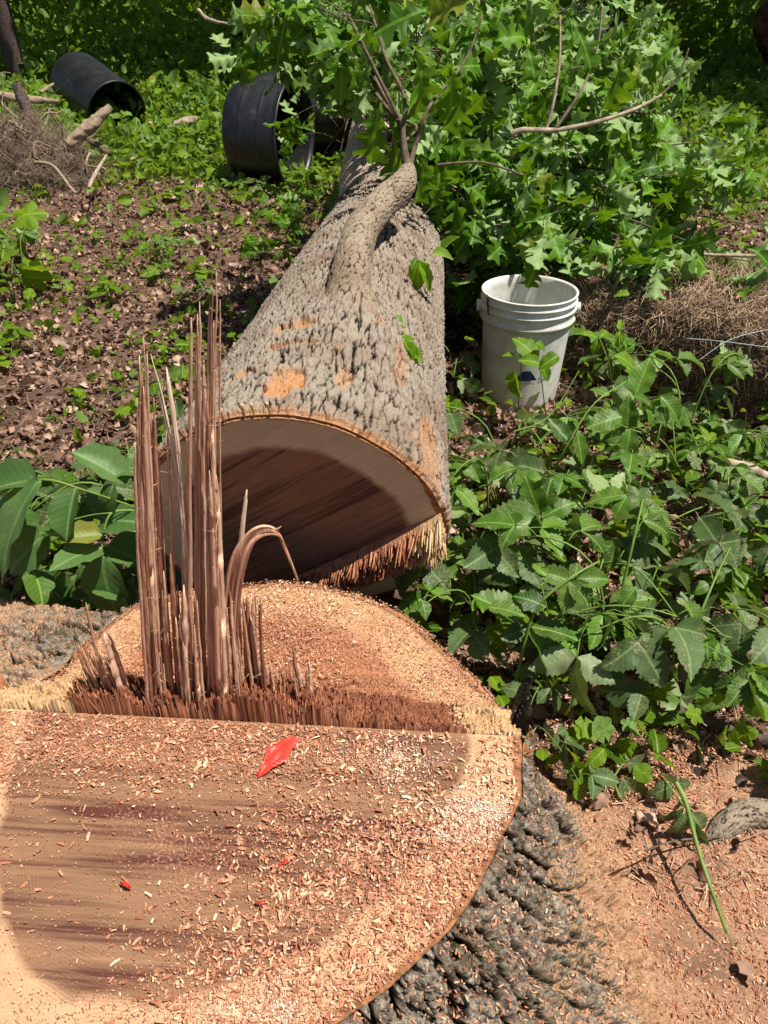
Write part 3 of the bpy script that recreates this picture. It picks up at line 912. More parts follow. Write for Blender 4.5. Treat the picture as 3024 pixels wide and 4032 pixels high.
def stump_chips():
    n = 150000
    x = RS.uniform(-.6, .19, n); y = RS.uniform(.2, 1.0, n)
    d = seg_dist(x, y, SO)
    inside = np.hypot(x - SCEN[0], y - SCEN[1]) < stump_R(np.arctan2(y - SCEN[1], x - SCEN[0])) - 0.004
    near = y < hinge_y(x) - 0.004
    notch = y > hinge_y(x) + 0.05
    nb = fbm(x * 7, y * 9, x * 0 + 5, 3)
    nf = fbm(x * 40, y * 40, x * 0 + 2, 2)
    # near cut: thick band by the hinge and a drift at lower right, thin over the dark heart
    band = sstep(.53, .60, y + 0.02 * nb) * (1 - 0.75 * sstep(-.02, .06, x)) * 0.55
    drift = np.exp(-((x - (.03)) / .14) ** 2 - ((y - .42) / .10) ** 2) * 1.1 + 0.45 * sstep(.42, .28, y) * sstep(-.35, -.1, x) + 0.14 * sstep(-.3, -.12, x)
    dens = np.where(near, np.clip((0.05 + band + drift + 0.18 * nb) * np.clip(.9 + 1.3 * nf, .25, 2), 0.012, 1), 0)
    dn = np.clip(0.48 + 0.8 * nb + 0.35 * nf - 0.75 * np.exp(-((y - hinge_y(x) - .075) / .02) ** 2) * sstep(-.25, -.1, x), 0.05, 1)
    dens = np.where(notch, dn, dens)
    keep = inside & (RS.rand(n) < dens * np.where(near, .40, .42))
    x, y, near = x[keep], y[keep], near[keep]
    n = len(x)
    z = np.where(near, ZC, ZN + 0.004) + 0.0015 + 0.005 * RS.rand(n) ** 2 * (np.where(near, .8, 2.2))
    big = RS.rand(n) < 0.13
    L = np.where(big, RS.uniform(.006, .0115, n), RS.uniform(.002, .006, n)); W = np.where(big, RS.uniform(.0018, .004, n), RS.uniform(.001, .0026, n))
    L = np.where(near, L, L * 0.62); W = np.where(near, W, W * .75)
    pale = RS.rand(n) < np.where(near, np.where((x > .0) & (y > .5), .35, .07), np.clip(.12 + 4 * (y - .86), 0.05, .75))
    P = np.stack([x, y, z], 1)
    up = np.tile(np.array([[0, 0, 1.0]]), (n, 1))
    for m, nm, mt, lb in ((~pale, 'wood_chips', M['chip'], 'reddish brown wood chips scattered over the stump top'), (pale, 'pale_wood_chips', M['palechip'], 'pale cream sawdust flakes scattered over the stump top')):
        o = chips(P[m], up[m], L[m], W[m], nm, mt, tilt=0.5)
        tag(o, lb, 'sawdust', None, 'stuff')
    # very fine dust, and two drifts of white flakes
    m_ = 190000
    x = RS.uniform(-.6, .19, m_); y = RS.uniform(.2, 1.0, m_)
    ok = (np.hypot(x - SCEN[0], y - SCEN[1]) < stump_R(np.arctan2(y - SCEN[1], x - SCEN[0])) - .003)
    nr = y < hinge_y(x) - .003; nt_ = y > hinge_y(x) + .05
    dd = np.where(nr, np.clip(.08 + .8 * sstep(.53, .62, y) * sstep(.08, -.05, x) + .5 * fbm(x * 6, y * 8, x * 0 + 5, 3) + .9 * np.exp(-((x - .04) / .13) ** 2 - ((y - .41) / .10) ** 2) + .45 * sstep(.42, .28, y) * sstep(-.35, -.1, x), .05, 1), np.where(nt_, np.clip(.5 + .8 * fbm(x * 8, y * 8, x * 0 + 3, 3), .08, 1), 0))
    ok &= RS.rand(m_) < dd
    x, y, nr = x[ok], y[ok], nr[ok]; m_ = len(x)
    P = np.stack([x, y, np.where(nr, ZC, ZN + .006) + .0015 + .002 * RS.rand(m_)], 1)
    o = chips(P, np.tile(np.array([[0, 0, 1.0]]), (m_, 1)), RS.uniform(.0009, .0026, m_), RS.uniform(.0006, .0014, m_), 'fine_sawdust', M['chip'], tilt=.8)
    tag(o, 'fine reddish sawdust dusting the stump top', 'sawdust', None, 'stuff')
    Ps = []
    for (px, py, sx_, sy_, m_) in ((1880, 3200, .024, .014, 1500), (1800, 3290, .03, .007, 500), (1580, 3010, .028, .016, 420), (1500, 2960, .04, .012, 260), (1110, 3960, .008, .02, 350), (1000, 3990, .03, .006, 250)):
        c_ = at_z(px, py, ZC)
        Ps.append(np.stack([c_[0] + RS.randn(m_) * sx_, c_[1] + RS.randn(m_) * sy_, ZC + .0015 + .002 * RS.rand(m_)], 1))
    P = np.concatenate(Ps)
    P = P[np.hypot(P[:, 0] - SCEN[0], P[:, 1] - SCEN[1]) < stump_R(np.arctan2(P[:, 1] - SCEN[1], P[:, 0] - SCEN[0])) - .003]
    o = chips(P, np.tile(np.array([[0, 0, 1.0]]), (len(P), 1)), RS.uniform(.0008, .0028, len(P)), RS.uniform(.0006, .0016, len(P)), 'white_sawdust', M['whitechip'], tilt=.8)
    tag(o, 'drifts of whitish sapwood dust on the right of the stump top', 'sawdust', None, 'stuff')
    # chips caught on the bark flare and on the ground right of the stump
    nt, nz, _ = SBV.shape
    n = 90000
    i = RS.randint(0, nt, n); j = RS.randint(6, nz - 2, n)
    P = SBV[i, j]
    T1 = SBV[(i + 3) % nt, j] - SBV[(i - 3) % nt, j]; T2 = SBV[i, np.minimum(j + 2, nz - 1)] - SBV[i, j - 2]
    Nn = np.cross(T2, T1); Nn /= np.linalg.norm(Nn, axis=1)[:, None] + 1e-9
    Nn *= np.sign(Nn[:, 2:] + 1e-9)
    tt = j / nz
    pr = np.clip(Nn[:, 2] * 1.1 - .50 + 0.5 * tt + 0.7 * fbm(P[:, 0] * 11, P[:, 1] * 11, P[:, 2] * 11, 3), 0, 1)
    k = (RS.rand(n) < pr * 0.75)
    P, Nn = P[k] + np.array([[0, 0, .002]]), Nn[k]
    o = chips(P, Nn, RS.uniform(.002, .007, len(P)), RS.uniform(.001, .0026, len(P)), 'sawdust_on_bark', M['chip'])
    tag(o, 'sawdust and small chips caught on the stump bark', 'sawdust', None, 'stuff')
    n = 130000
    x = RS.uniform(.1, 1.15, n); y = RS.uniform(.25, 1.35, n)
    e = np.exp(-(((x - .56) / .34) ** 2 + ((y - .48) / .34) ** 2) ** 1.2) * 1.4 + 0.18 * fbm(x * 9, y * 9, x * 0, 3) + .04
    k = (RS.rand(n) < np.clip(e, 0, 1))
    x, y = x[k], y[k]
    P = np.stack([x, y, gz(x, y) + .003 + .006 * RS.rand(len(x)) ** 2], 1)
    up = np.tile(np.array([[0, 0, 1.0]]), (len(x), 1))
    o = chips(P, up, RS.uniform(.0025, .0085, len(x)), RS.uniform(.0012, .003, len(x)), 'sawdust_heap', M['chip'], tilt=0.8)
    tag(o, 'pinkish sawdust spread over the ground right of the stump', 'sawdust', None, 'stuff')


stump_chips()


def sawdust_bed():
    # the packed sawdust itself, a few mm over the soil
    xs = np.linspace(.02, 1.2, 240); ys = np.linspace(.1, 1.25, 240)
    X, Y = np.meshgrid(xs, ys, indexing='ij')
    e = (((X - .58) / .40) ** 2 + ((Y - .42) / .40) ** 2) + 0.5 * fbm(X * 6, Y * 6, X * 0, 4)
    Z = gz(X, Y) + 0.006 - 0.05 * sstep(.75, 1.25, e) + 0.004 * fbm(X * 60, Y * 60, X * 0, 3)
    t = NT('packed_sawdust')
    v = t.co('Object')
    nd = t.noise(v, 330, 4, 0.75)
    c = t.ramp(nd, [(0.3, (0.20, 0.095, 0.055)), (0.5, (0.44, 0.245, 0.145)), (0.72, (0.66, 0.43, 0.27))])
    c = t.mix(t.ramp(t.noise(v, 11, 6, 0.7), [(0.50, 0.0), (0.66, 0.75)]), c, (0.16, 0.095, 0.065))
    t.bump(nd, 1.0, 0.004)
    m = t.set(c, 0.9, 0.1)
    o = mesh_np('sawdust_bed', np.stack([X, Y, Z], -1).reshape(-1, 3), grid_quads(240, 240), None, m)
    tag(o, 'packed bed of sawdust beside the stump bark', 'sawdust', None, 'stuff')


sawdust_bed()

# ------------------------------------------------------------------ fallen trunk
AX = np.array([(-.165, 1.10, .335), (-.075, 2.2, .34), (.0, 3.15, .36), (-.05, 4.2, .43), (.0, 5.4, .6), (.35, 7.2, .90), (.9, 9.0, 1.1)])
AR = np.array([.280, .252, .222, .170, .145, .115, .08])
tree = empty('fallen_tree', (-.165, 1.14, 0), 'felled oak trunk lying away from the stump with its leafy crown still on', 'tree')
NS = 1500
AP = smooth_path(AX, 400)
_sl = np.concatenate([[0], np.cumsum(np.linalg.norm(np.diff(AP, axis=0), axis=1))])
SLEN = _sl[-1]
ARr = np.interp(np.linspace(0, 6, 400), np.arange(7), AR)


def axis_at(s):
    c = np.stack([np.interp(s, _sl, AP[:, i]) for i in range(3)], -1)
    lo = s < 0
    d0 = (AP[1] - AP[0]) / np.linalg.norm(AP[1] - AP[0])
    c = c + np.where(lo, s, 0)[..., None] * d0
    e = 0.02
    c2 = np.stack([np.interp(np.maximum(s, 0) + e, _sl, AP[:, i]) for i in range(3)], -1)
    c1 = np.stack([np.interp(np.maximum(s, 0), _sl, AP[:, i]) for i in range(3)], -1)
    t_ = c2 - c1; t_ = np.where(np.linalg.norm(t_, axis=-1, keepdims=True) < 1e-6, d0, t_)
    t_ /= np.linalg.norm(t_, axis=-1, keepdims=True)
    rt = np.cross(t_, np.array([0, 0, 1.0])); rt /= np.linalg.norm(rt, axis=-1, keepdims=True)
    up = np.cross(rt, t_)
    return c, t_, rt, up


# hinge line on the butt, in (right, up) metres from the trunk's centre
HL0 = np.array((-.001, -.124)); HL1 = np.array((.273, .068))
HD = (HL1 - HL0) / np.linalg.norm(HL1 - HL0)
HN = np.array((HD[1], -HD[0]))                          # points down and right, into the notch side


def face_s(a, b):
    """axial position of the butt surface at (a right, b up)"""
    q = (a - HL0[0]) * HN[0] + (b - HL0[1]) * HN[1]
    s = -b * 0.22 + 0.03 * a
    s = s + sstep(0, .012, q) * 0.012 + np.maximum(q - 0.055, 0) * 0.45
    return s, q


def log_radius(th, s):
    r = np.interp(s, _sl, ARr)
    r = r * (1 + 0.035 * fbm(np.cos(th) * 1.3, np.sin(th) * 1.3, s * 0.9, 3))
    r = r + 0.035 * np.exp(-np.maximum(s, 0) / .2) * np.exp(-(wrapang(th + R(50)) / .7) ** 2)
    # shoulder where the trunk narrows past the limb
    led = sstep(2.00, 2.025, s + 0.03 * np.sin(3 * th)) * np.exp(-wrapang(th - R(125)) ** 2 / 1.2)
    r = r - 0.035 * led * (1 - sstep(2.1, 2.7, s))
    # swelling under the limb
    r = r + 0.04 * np.exp(-((s - .40) / .13) ** 2 - (wrapang(th - R(75)) / .30) ** 2)
    return r


def build_log():
    nt, ns = 860, 1150
    th = np.linspace(-np.pi / 2, 1.5 * np.pi, nt, endpoint=False)
    k = np.linspace(0, 1, ns) ** 1.9
    TH_, K = np.meshgrid(th, k, indexing='ij')
    r0 = log_radius(TH_, 0 * TH_)
    s0, _ = face_s(r0 * np.cos(TH_), r0 * np.sin(TH_))
    S = s0 + (SLEN - s0) * K
    Rr = log_radius(TH_, S)
    c, t_, rt, up = axis_at(S)
    ct, st = np.cos(TH_), np.sin(TH_)
    disp, h = bark_relief(TH_, S, 104, 16, 40, .2)
    disp = disp * 0.0125
    lod = 1 - 0.6 * sstep(2.6, 4, S)
    peel = sstep(1.95, 2.3, S + 0.25 * fbm(ct * 2, st * 2, S * 2, 3))
    # pale bruises and orange scars where machinery and the saw touched the bark
    deg = np.degrees(TH_) - 90                                        # 0 is the top, negative to the right
    wob = fbm(ct * 12, st * 12, S * 14, 4)
    def spot(dg, s_, wd, ws, k=1.0):
        return k * sstep(1.0, 0.55, np.sqrt(((deg - dg) / wd) ** 2 + ((S - s_) / ws) ** 2) + 0.75 * wob)
    scar = np.maximum.reduce([
        spot(-12, .40, 14, .022), spot(-22, .385, 7, .02, .8), spot(8, .31, 12, .035, .7), spot(4, .22, 15, .016), spot(20, .11, 8, .026, 1.0), spot(3, .06, 9, .07, .75),
        spot(-18, .1, 5, .05, .4), spot(-62, .05, 12, .22, .45), spot(-40, .3, 5, .1, .3), sstep(0.022, 0.004, S - s0) * 0.7])
    disp = disp * (1 - 0.7 * peel) * (1 - 0.75 * scar) * lod * sstep(0, .012, S - s0 + .004)
    Rr = Rr + disp - 0.006 - 0.008 * peel - 0.006 * (scar > .5)
    V = c + Rr[..., None] * (ct[..., None] * rt + st[..., None] * up)
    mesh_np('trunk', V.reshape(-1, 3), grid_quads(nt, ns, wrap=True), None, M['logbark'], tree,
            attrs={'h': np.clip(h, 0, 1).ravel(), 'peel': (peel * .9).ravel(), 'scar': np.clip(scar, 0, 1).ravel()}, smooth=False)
    # sawn butt
    na, nr = 720, 170
    th = np.linspace(-np.pi / 2, 1.5 * np.pi, na, endpoint=False)
    rho = np.linspace(0, 1, nr)
    R0 = log_radius(th, 0 * th) - 0.005
    A = R0[:, None] * rho * np.cos(th)[:, None]; B = R0[:, None] * rho * np.sin(th)[:, None]
    s, q = face_s(A, B)
    c, t_, rt, up = axis_at(s)
    c0, t0, rt0, up0 = axis_at(np.zeros_like(s))
    V = c0 + A[..., None] * rt0 + B[..., None] * up0 + (s + 0.001 * fbm(A * 60, B * 60, A * 0, 2))[..., None] * t0
    dd = (1 - rho)[None, :] * R0[:, None]
    aa = A * HD[0] + B * HD[1]; bb = -A * HD[1] + B * HD[0]
    mesh_np('butt_face', V.reshape(-1, 3), grid_quads(na, nr, wrap=True)[:, ::-1], None, M['cutlog'], tree,
            attrs={'d': dd.ravel(), 'p': aa.ravel(), 'q': bb.ravel()})
    # torn block along the hinge line
    nx, ny = 900, 70
    TL, QQ = np.meshgrid(np.linspace(-.33, .36, nx), np.linspace(-.001, .060, ny), indexing='ij')
    a = HL0[0] + HD[0] * TL + HN[0] * QQ; b = HL0[1] + HD[1] * TL + HN[1] * QQ
    s_, _ = face_s(a, b)
    i1 = np.floor(TL / .0036 + .7 * h2(np.floor(QQ / .005), 0 * TL)); r1 = h2(i1, np.floor(QQ / .005 + h2(i1, 0 * TL)))
    i2 = np.floor(TL / .012); r2 = h2(i2, np.floor(QQ / .014 + h2(i2, 0 * TL + 3)), 5.0)
    cl = fbm(TL * 30, QQ * 30, TL * 0, 3)
    hb = (.030 + .012 * sstep(.1, .3, TL)) * np.clip(.75 + .6 * cl + .5 * (r2 - .5) + .35 * (r1 - .5), .1, 1.6) * (1 - .35 * QQ / .06)
    hb = hb * sstep(-.001, .002, QQ) * (1 - sstep(.054, .060, QQ)) + .010
    c0, t0, rt0, up0 = axis_at(np.zeros_like(s_))
    V = c0 + a[..., None] * rt0 + b[..., None] * up0 + (s_ + .01 - hb)[..., None] * t0
    V = V + (hb[..., None] * np.array([0, 0, -.22]))
    Q = grid_quads(nx, ny)
    rr_ = np.hypot(a, b).ravel(); ang = np.arctan2(b, a).ravel()
    lim = np.interp(ang, np.linspace(-np.pi, np.pi, 90), log_radius(np.linspace(-np.pi, np.pi, 90), np.zeros(90))) - .006
    Q = Q[np.all((rr_ < lim)[Q], axis=1)]
    pl = rr_[Q[:, 0]] > .225 + .012 * np.sin(TL.ravel()[Q[:, 0]] * 900)
    mesh_np('torn_hinge', V.reshape(-1, 3), Q[~pl], None, M['logblock'], tree, smooth=False)
    mesh_np('torn_sapwood', V.reshape(-1, 3), Q[pl], None, M['paleblock'], tree, smooth=False)
    # fibres sticking out of it
    n = 3600
    tl = RS.uniform(-.3, .345, n); qq = RS.uniform(0.0, .058, n)
    a = HL0[0] + HD[0] * tl + HN[0] * qq; b = HL0[1] + HD[1] * tl + HN[1] * qq
    ok = np.hypot(a, b) < np.interp(np.arctan2(b, a), np.linspace(-np.pi, np.pi, 60), log_radius(np.linspace(-np.pi, np.pi, 60), np.zeros(60))) - 0.01
    a, b, qq, tl = a[ok], b[ok], qq[ok], tl[ok]
    s, _ = face_s(a, b)
    c0, t0, rt0, up0 = axis_at(np.zeros_like(s))
    P = c0 + a[:, None] * rt0 + b[:, None] * up0 + (s + .01)[:, None] * t0
    cl = fbm(tl * 45, qq * 30, tl * 0, 3)
    L = (0.036 + 0.010 * RS.rand(len(a)) + 0.035 * cl + .028 * (h2(np.floor(tl * 110), np.floor(qq * 90)) - .5)) * (1.1 - 7 * qq) + .020 * sstep(.1, .3, tl)
    L = np.clip(L, .008, .11) + .012
    D = -t0 + 0.05 * RS.randn(len(a), 3) + np.array([[0, 0, -.32]])
    pale = (np.hypot(a, b) > .225 + 0.01 * RS.randn(len(a)))
    for m, nm, mt in ((~pale, 'torn_hinge_fibers', M['fibre']), (pale, 'torn_sapwood_fibers', M['palefibre'])):
        V, Q = spikes(P[m], D[m], L[m], RS.uniform(.0028, .0065, m.sum()), seg=4, bend=0.04, blunt=True)
        o = mesh_np(nm, V, Q, None, mt, tree, smooth=False)
        o['kind'] = 'stuff'
    # drips of torn sapwood at the upper edge of the cut
    for a_, l_ in ((-.10, .05), (-.085, .07), (-.05, .06), (-.035, .05), (-.01, .035)):
        b_ = math.sqrt(.30 ** 2 - a_ ** 2)
        s_, _ = face_s(np.array(a_), np.array(b_))
        c0, t0, rt0, up0 = axis_at(np.array([0.0]))
        p0 = c0[0] + a_ * rt0[0] + b_ * up0[0] + (float(s_) - .004) * t0[0]
        V, Q, T_ = tube([p0, p0 + np.array([.003, .4 * l_ * .9, -l_ * .9])], [.0028, .0005], 5, n=8)
        mesh_np('sapwood_sliver', V, Q, T_, M['palefibre'], tree)


build_log()


def bark_tube(P, rad, k, n, name, mat, parent, depth=0.12, peel=0.0):
    P = np.asarray(P, float); rad = np.asarray(rad, float)
    r2 = np.interp(np.linspace(0, len(P) - 1, n), np.arange(len(P)), rad)
    S = smooth_path(P, n)
    L = np.concatenate([[0], np.cumsum(np.linalg.norm(np.diff(S, axis=0), axis=1))])
    T, N, B = frames(S)
    a = np.linspace(0, 2 * np.pi, k, endpoint=False)
    ca, sa = np.cos(a)[None], np.sin(a)[None]
    Lx = L[:, None]
    rel, hh_ = bark_relief(a[None] + 0 * Lx, Lx + 0 * a[None], 20, 30, 3)
    lump = fbm(ca + 0 * Lx, sa + 0 * Lx, Lx * 9, 2)
    rr = r2[:, None] * (1 + depth * (rel + .8 * lump))
    V = S[:, None] + rr[..., None] * (ca[..., None] * N[:, None] + sa[..., None] * B[:, None])
    V = V.transpose(1, 0, 2).reshape(-1, 3)
    V = np.vstack([V, S[:1], S[-1:]])
    Tn = []
    for j in range(k):
        j2 = (j + 1) % k
        Tn += [(k * n, j2 * n, j * n), (k * n + 1, j * n + n - 1, j2 * n + n - 1)]
    h = np.concatenate([hh_.T.ravel(), [0.5, 0.5]])
    z = np.zeros(len(V))
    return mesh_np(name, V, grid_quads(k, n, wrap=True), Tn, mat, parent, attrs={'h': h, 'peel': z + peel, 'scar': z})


LIMB = [np.array((-.075, 1.52, .49)), np.array((-.072, 1.51, .575)), at_y(1378, 1150, 1.62), at_y(1392, 1020, 1.76), at_y(1430, 900, 1.94), at_y(1515, 792, 2.14), at_y(1588, 726, 2.27), at_y(1608, 660, 2.34)]
bark_tube(LIMB, [.100, .068, .046, .041, .040, .038, .035, .018], 150, 340, 'limb', M['limbbark'], tree, 0.10)
bark_tube([(.06, 2.9, .36), (.2, 3.6, .42), (.42, 4.4, .52), (.8, 5.6, .7)], [.15, .16, .14, .09], 90, 200, 'forked_stem', M['limbbark'], tree, 0.08, .6)

# ------------------------------------------------------------------ leaves
def half_profile(kind):
    if kind == 'oak':
        m = 27
        t_ = np.linspace(0, 1, m)
        env = np.interp(t_, [0, .12, .3, .5, .7, .85, 1], [.05, .11, .23, .31, .34, .28, .09])
        ph = np.cos(2 * np.pi * (4.0 * t_ ** .95 - .25))
        w_ = env * (.70 + .34 * np.sign(ph) * np.abs(ph) ** .7)
        w_[t_ < .08] = .02; w_[0] = 0; w_[-1] = 0.03
        sh = .07 * np.clip(ph, 0, 1) * (t_ > .1) * (t_ < .95)
    elif kind == 'ovate':
        t_ = np.array([0, .03, .08, .16, .25, .35, .45, .55, .65, .75, .84, .92, .97, 1.0])
        w_ = np.array([0, .08, .17, .255, .30, .32, .318, .295, .255, .20, .14, .075, .03, 0])
        w_[2:-2:2] *= .96
        sh = np.zeros(14)
    elif kind == 'serrate':
        m = 23
        t_ = np.linspace(0, 1, m)
        w_ = np.interp(t_, [0, .08, .2, .35, .5, .7, .88, 1], [0, .17, .28, .33, .32, .22, .09, 0])
        w_[1:-1:2] *= 0.90
        sh = np.where(np.arange(m) % 2 == 0, .02, 0.0); sh[0] = sh[-1] = 0
    elif kind == 'lance':
        t_ = np.array([0, .1, .25, .45, .65, .85, 1.0])
        w_ = np.array([0, .09, .16, .19, .15, .07, 0])
        sh = np.zeros(7)
    else:      # simple
        t_ = np.array([0, .2, .5, .8, 1.0]); w_ = np.array([0, .24, .33, .2, 0]); sh = np.zeros(5)
    return t_, w_, sh


def leaf_tpl(kind, fold=0.25, curl=0.3, wave=0.03, seed=0, twist=0.0):
    """leaf of length 1 along +y, top side +z"""
    rs = np.random.RandomState(seed + 77)
    if kind in ('maple', 'heart'):
        m = 40 if kind == 'maple' else 30
        a = np.linspace(-np.pi, np.pi, m, endpoint=False) + 1e-3
        if kind == 'maple':
            lob = np.abs(np.cos(a * 2.5)) ** 0.8
            r = 0.30 + 0.26 * lob * (1 - 0.35 * np.abs(a) / np.pi) + 0.03 * np.cos(a * 15)
        else:
            r = 0.48 - 0.03 * np.cos(a * 5) - .02 * (np.arange(m) % 2) + .05 * np.cos(a) ** 8
            r[0] *= 0.45
        r = r * (1 + 0.03 * rs.randn(m))
        x = np.sin(a) * r; y = np.cos(a) * r + 0.35
        V = [np.array([[0, .35, 0.0]])]
        mid = np.stack([x * .5, (y - .35) * .5 + .35, 0 * x], 1); outr = np.stack([x, y, 0 * x], 1)
        V = np.concatenate([V[0], mid, outr])
        rad = np.hypot(V[:, 0], V[:, 1] - .35)
        V[:, 2] = fold * 0.5 * rad + wave * 2 * np.sin(np.arctan2(V[:, 0], V[:, 1] - .35) * 5 + seed) * rad - curl * rad ** 2
        i = np.arange(m); j = (i + 1) % m
        T_ = np.stack([np.zeros(m, int), 1 + j, 1 + i], 1)
        Q = np.stack([1 + i, 1 + j, 1 + m + j, 1 + m + i], 1)
        UV = V[:, :2].copy()
        UV[:, 1] += 0.0
        return V, Q, T_, UV
    t_, w_, sh = half_profile(kind)
    m = len(t_)
    w1 = w_ * (1 + 0.08 * rs.randn(m)); w2 = w_ * (1 + 0.08 * rs.randn(m))
    cols = []
    for f, ww in ((-1, w1), (-.5, w1), (0, w1), (.5, w2), (1, w2)):
        x = f * ww
        y = t_ + sh * abs(f)
        z = fold * np.abs(x) + wave * np.sin(t_ * 17 + seed * 2 + f * 2) * abs(f)
        cols.append(np.stack([x, y, z], 1))
    V = np.concatenate(cols)
    UV = V[:, :2].copy()
    # bend down along the length
    yy = V[:, 1]; k = curl * 2
    if abs(k) > 1e-3:
        ang = yy * k
        zz = V[:, 2].copy()
        V[:, 1] = np.sin(ang) / k + zz * np.sin(ang)
        V[:, 2] = -(1 - np.cos(ang)) / k + zz * np.cos(ang)
    if twist:
        an = yy * twist
        x, z = V[:, 0].copy(), V[:, 2].copy()
        V[:, 0] = x * np.cos(an) - z * np.sin(an); V[:, 2] = x * np.sin(an) + z * np.cos(an)
    Q = grid_quads(5, m)
    return V, Q, None, UV


def leaves(mb, kinds_tpl, P, D, Nn, S):
    """instances of leaf templates: P base, D midrib direction, Nn rough upper-side normal, S length"""
    n = len(P)
    if n == 0: return
    D = D / (np.linalg.norm(D, axis=1)[:, None] + 1e-9)
    X = np.cross(D, Nn); X /= np.linalg.norm(X, axis=1)[:, None] + 1e-9
    Z = np.cross(X, D)
    pick = RS.randint(0, len(kinds_tpl), n)
    for i, tp in enumerate(kinds_tpl):
        m = pick == i
        if not m.any(): continue
        V, Q, T_, UV = tp
        W = P[m][:, None] + S[m][:, None, None] * (V[None, :, 0:1] * X[m][:, None] + V[None, :, 1:2] * D[m][:, None] + V[None, :, 2:3] * Z[m][:, None])
        k = m.sum(); nv = len(V)
        off = (np.arange(k) * nv)[:, None, None]
        mb.add(W.reshape(-1, 3), (Q[None] + off).reshape(-1, 4), (np.asarray(T_)[None] + off).reshape(-1, 3) if T_ is not None else None, np.tile(UV, (k, 1)))


TPL = {
    'oak': [leaf_tpl('oak', f, c, .04, i, tw) for i, (f, c, tw) in enumerate([(.2, .3, 0), (.5, .5, .4), (.1, .7, -.5), (.6, .15, .2), (-.15, .4, .8)])],
    'ovate': [leaf_tpl('ovate', f, c, .02, i) for i, (f, c) in enumerate([(.2, .3), (.5, .45), (.1, .6), (.7, .2)])],
    'serrate': [leaf_tpl('serrate', f, c, .02, i) for i, (f, c) in enumerate([(.2, .25), (.45, .4), (.1, .5), (.35, .1)])],
    'lance': [leaf_tpl('lance', f, c, .02, i) for i, (f, c) in enumerate([(.3, .3), (.5, .6)])],
    'maple': [leaf_tpl('maple', f, c, .05, i) for i, (f, c) in enumerate([(.2, .2), (.4, .5), (-.2, .3)])],
    'heart': [leaf_tpl('heart', f, c, .04, i) for i, (f, c) in enumerate([(.3, .3), (.5, .6)])],
    'simple': [leaf_tpl('simple', f, c, .02, i) for i, (f, c) in enumerate([(.3, .3), (.6, .6), (.1, .8)])],
    'dead': [leaf_tpl('oak', f, c, .09, i + 9, tw) for i, (f, c, tw) in enumerate([(.6, 1.0, .8), (-.5, .9, -.9)])] +
            [leaf_tpl('ovate', f, c, .08, i + 19, tw) for i, (f, c, tw) in enumerate([(.9, 1.1, .6), (-.4, 1.3, -.8), (.3, .5, 1.2)])] +
            [leaf_tpl('simple', f, c, .08, i + 29, tw) for i, (f, c, tw) in enumerate([(.9, 1.3, .6), (-.8, .9, 1.8)])],
}


def rdir(n, up=0.0, s=1.0):
    v = RS.randn(n, 3) * s
    v[:, 2] += up
    return v / np.linalg.norm(v, axis=1)[:, None]


# ------------------------------------------------------------------ the felled crown
def trunk_pt(Y):
    i = np.argmin(np.abs(AP[:, 1] - Y))
    return AP[i]


def leafy_branch(tip, start, nl, spread, size=.13, mat='oak', tpl='oak', pale=0.5, twig='twig', r0=.012, mids=(), droop=1.0):
    start = np.asarray(start, float); tip = np.asarray(tip, float)
    mid = [np.asarray(m_) for m_ in mids] or [(start + tip) / 2 + np.array([RS.uniform(-.1, .1), RS.uniform(-.1, .1), RS.uniform(.02, .15)])]
    path = smooth_path([start] + mid + [tip], 26)
    mb = MB()
    mb.add(*tube(path, np.linspace(r0 * .8, .0022, 26), 7, rough=.25))
    L = MB()
    tips = []
    for i in range(max(3, nl // 7)):
        k = RS.randint(9, 26)
        p = path[k]
        e = p + np.array([RS.randn() * spread * .75, RS.randn() * spread * .6, RS.randn() * spread * .5 - .03])
        tw = smooth_path([p, (p + e) / 2 + RS.randn(3) * .02 + np.array([0, 0, .03]), e], 8)
        mb.add(*tube(tw, np.linspace(.0022, .0009, 8), 5))
        tips.append(tw)
    bo = mb.build('leafy_branch', M[twig], tree)
    P = []; D = []; N_ = []
    for i in range(nl):
        tw = tips[RS.randint(len(tips))]
        k = RS.randint(2, 8)
        p = tw[k]
        out = tw[-1] - tw[0]; out = out / (np.linalg.norm(out) + 1e-6)
        d = out * .7 + RS.randn(3) * .55 + np.array([0, 0, -.55 * droop])
        P.append(p); D.append(d)
        N_.append(RS.randn(3) * .7 + (np.array([0, .5, -.9]) if RS.rand() < pale else np.array([0, -.5, 1.1])))
    P = np.array(P); D = np.array(D); N_ = np.array(N_)
    open_ = (P[:, 0] > -.36) & (P[:, 0] < .10) & (P[:, 2] < CAMH + .02 - P[:, 1] * math.tan(R(6.0))) & (P[:, 1] > 1.8)
    # the leaves thin out along the line of the upper trunk
    rx, rz = P[:, 0] / P[:, 1], (P[:, 2] - CAMH) / P[:, 1]
    pz = np.array([-.22, -.17, -.10, -.035, .0]); px_ = np.array([-.01, -.012, .0, .05, .095]); pw_ = np.array([.05, .045, .034, .022, .015])
    pxr = P[:, 0] / (P[:, 1] * .819 + (CAMH - P[:, 2]) * .574)
    open_ |= (pxr < -.135) & (rz < -.06)      # nothing hangs in front of the barrels
    near_ = np.abs(rx - np.interp(rz, pz, px_)) < np.interp(rz, pz, pw_)
    open_ |= near_ & (RS.rand(len(P)) < .72) & (rz < 0)
    P, D, N_ = P[~open_], D[~open_], N_[~open_]
    nl = len(P)
    S = RS.uniform(.65, 1.15, nl) * size
    leaves(L, TPL[tpl], np.array(P), np.array(D), np.array(N_), S)
    if L.V:
        L.build('foliage', M[mat], bo)
    return bo


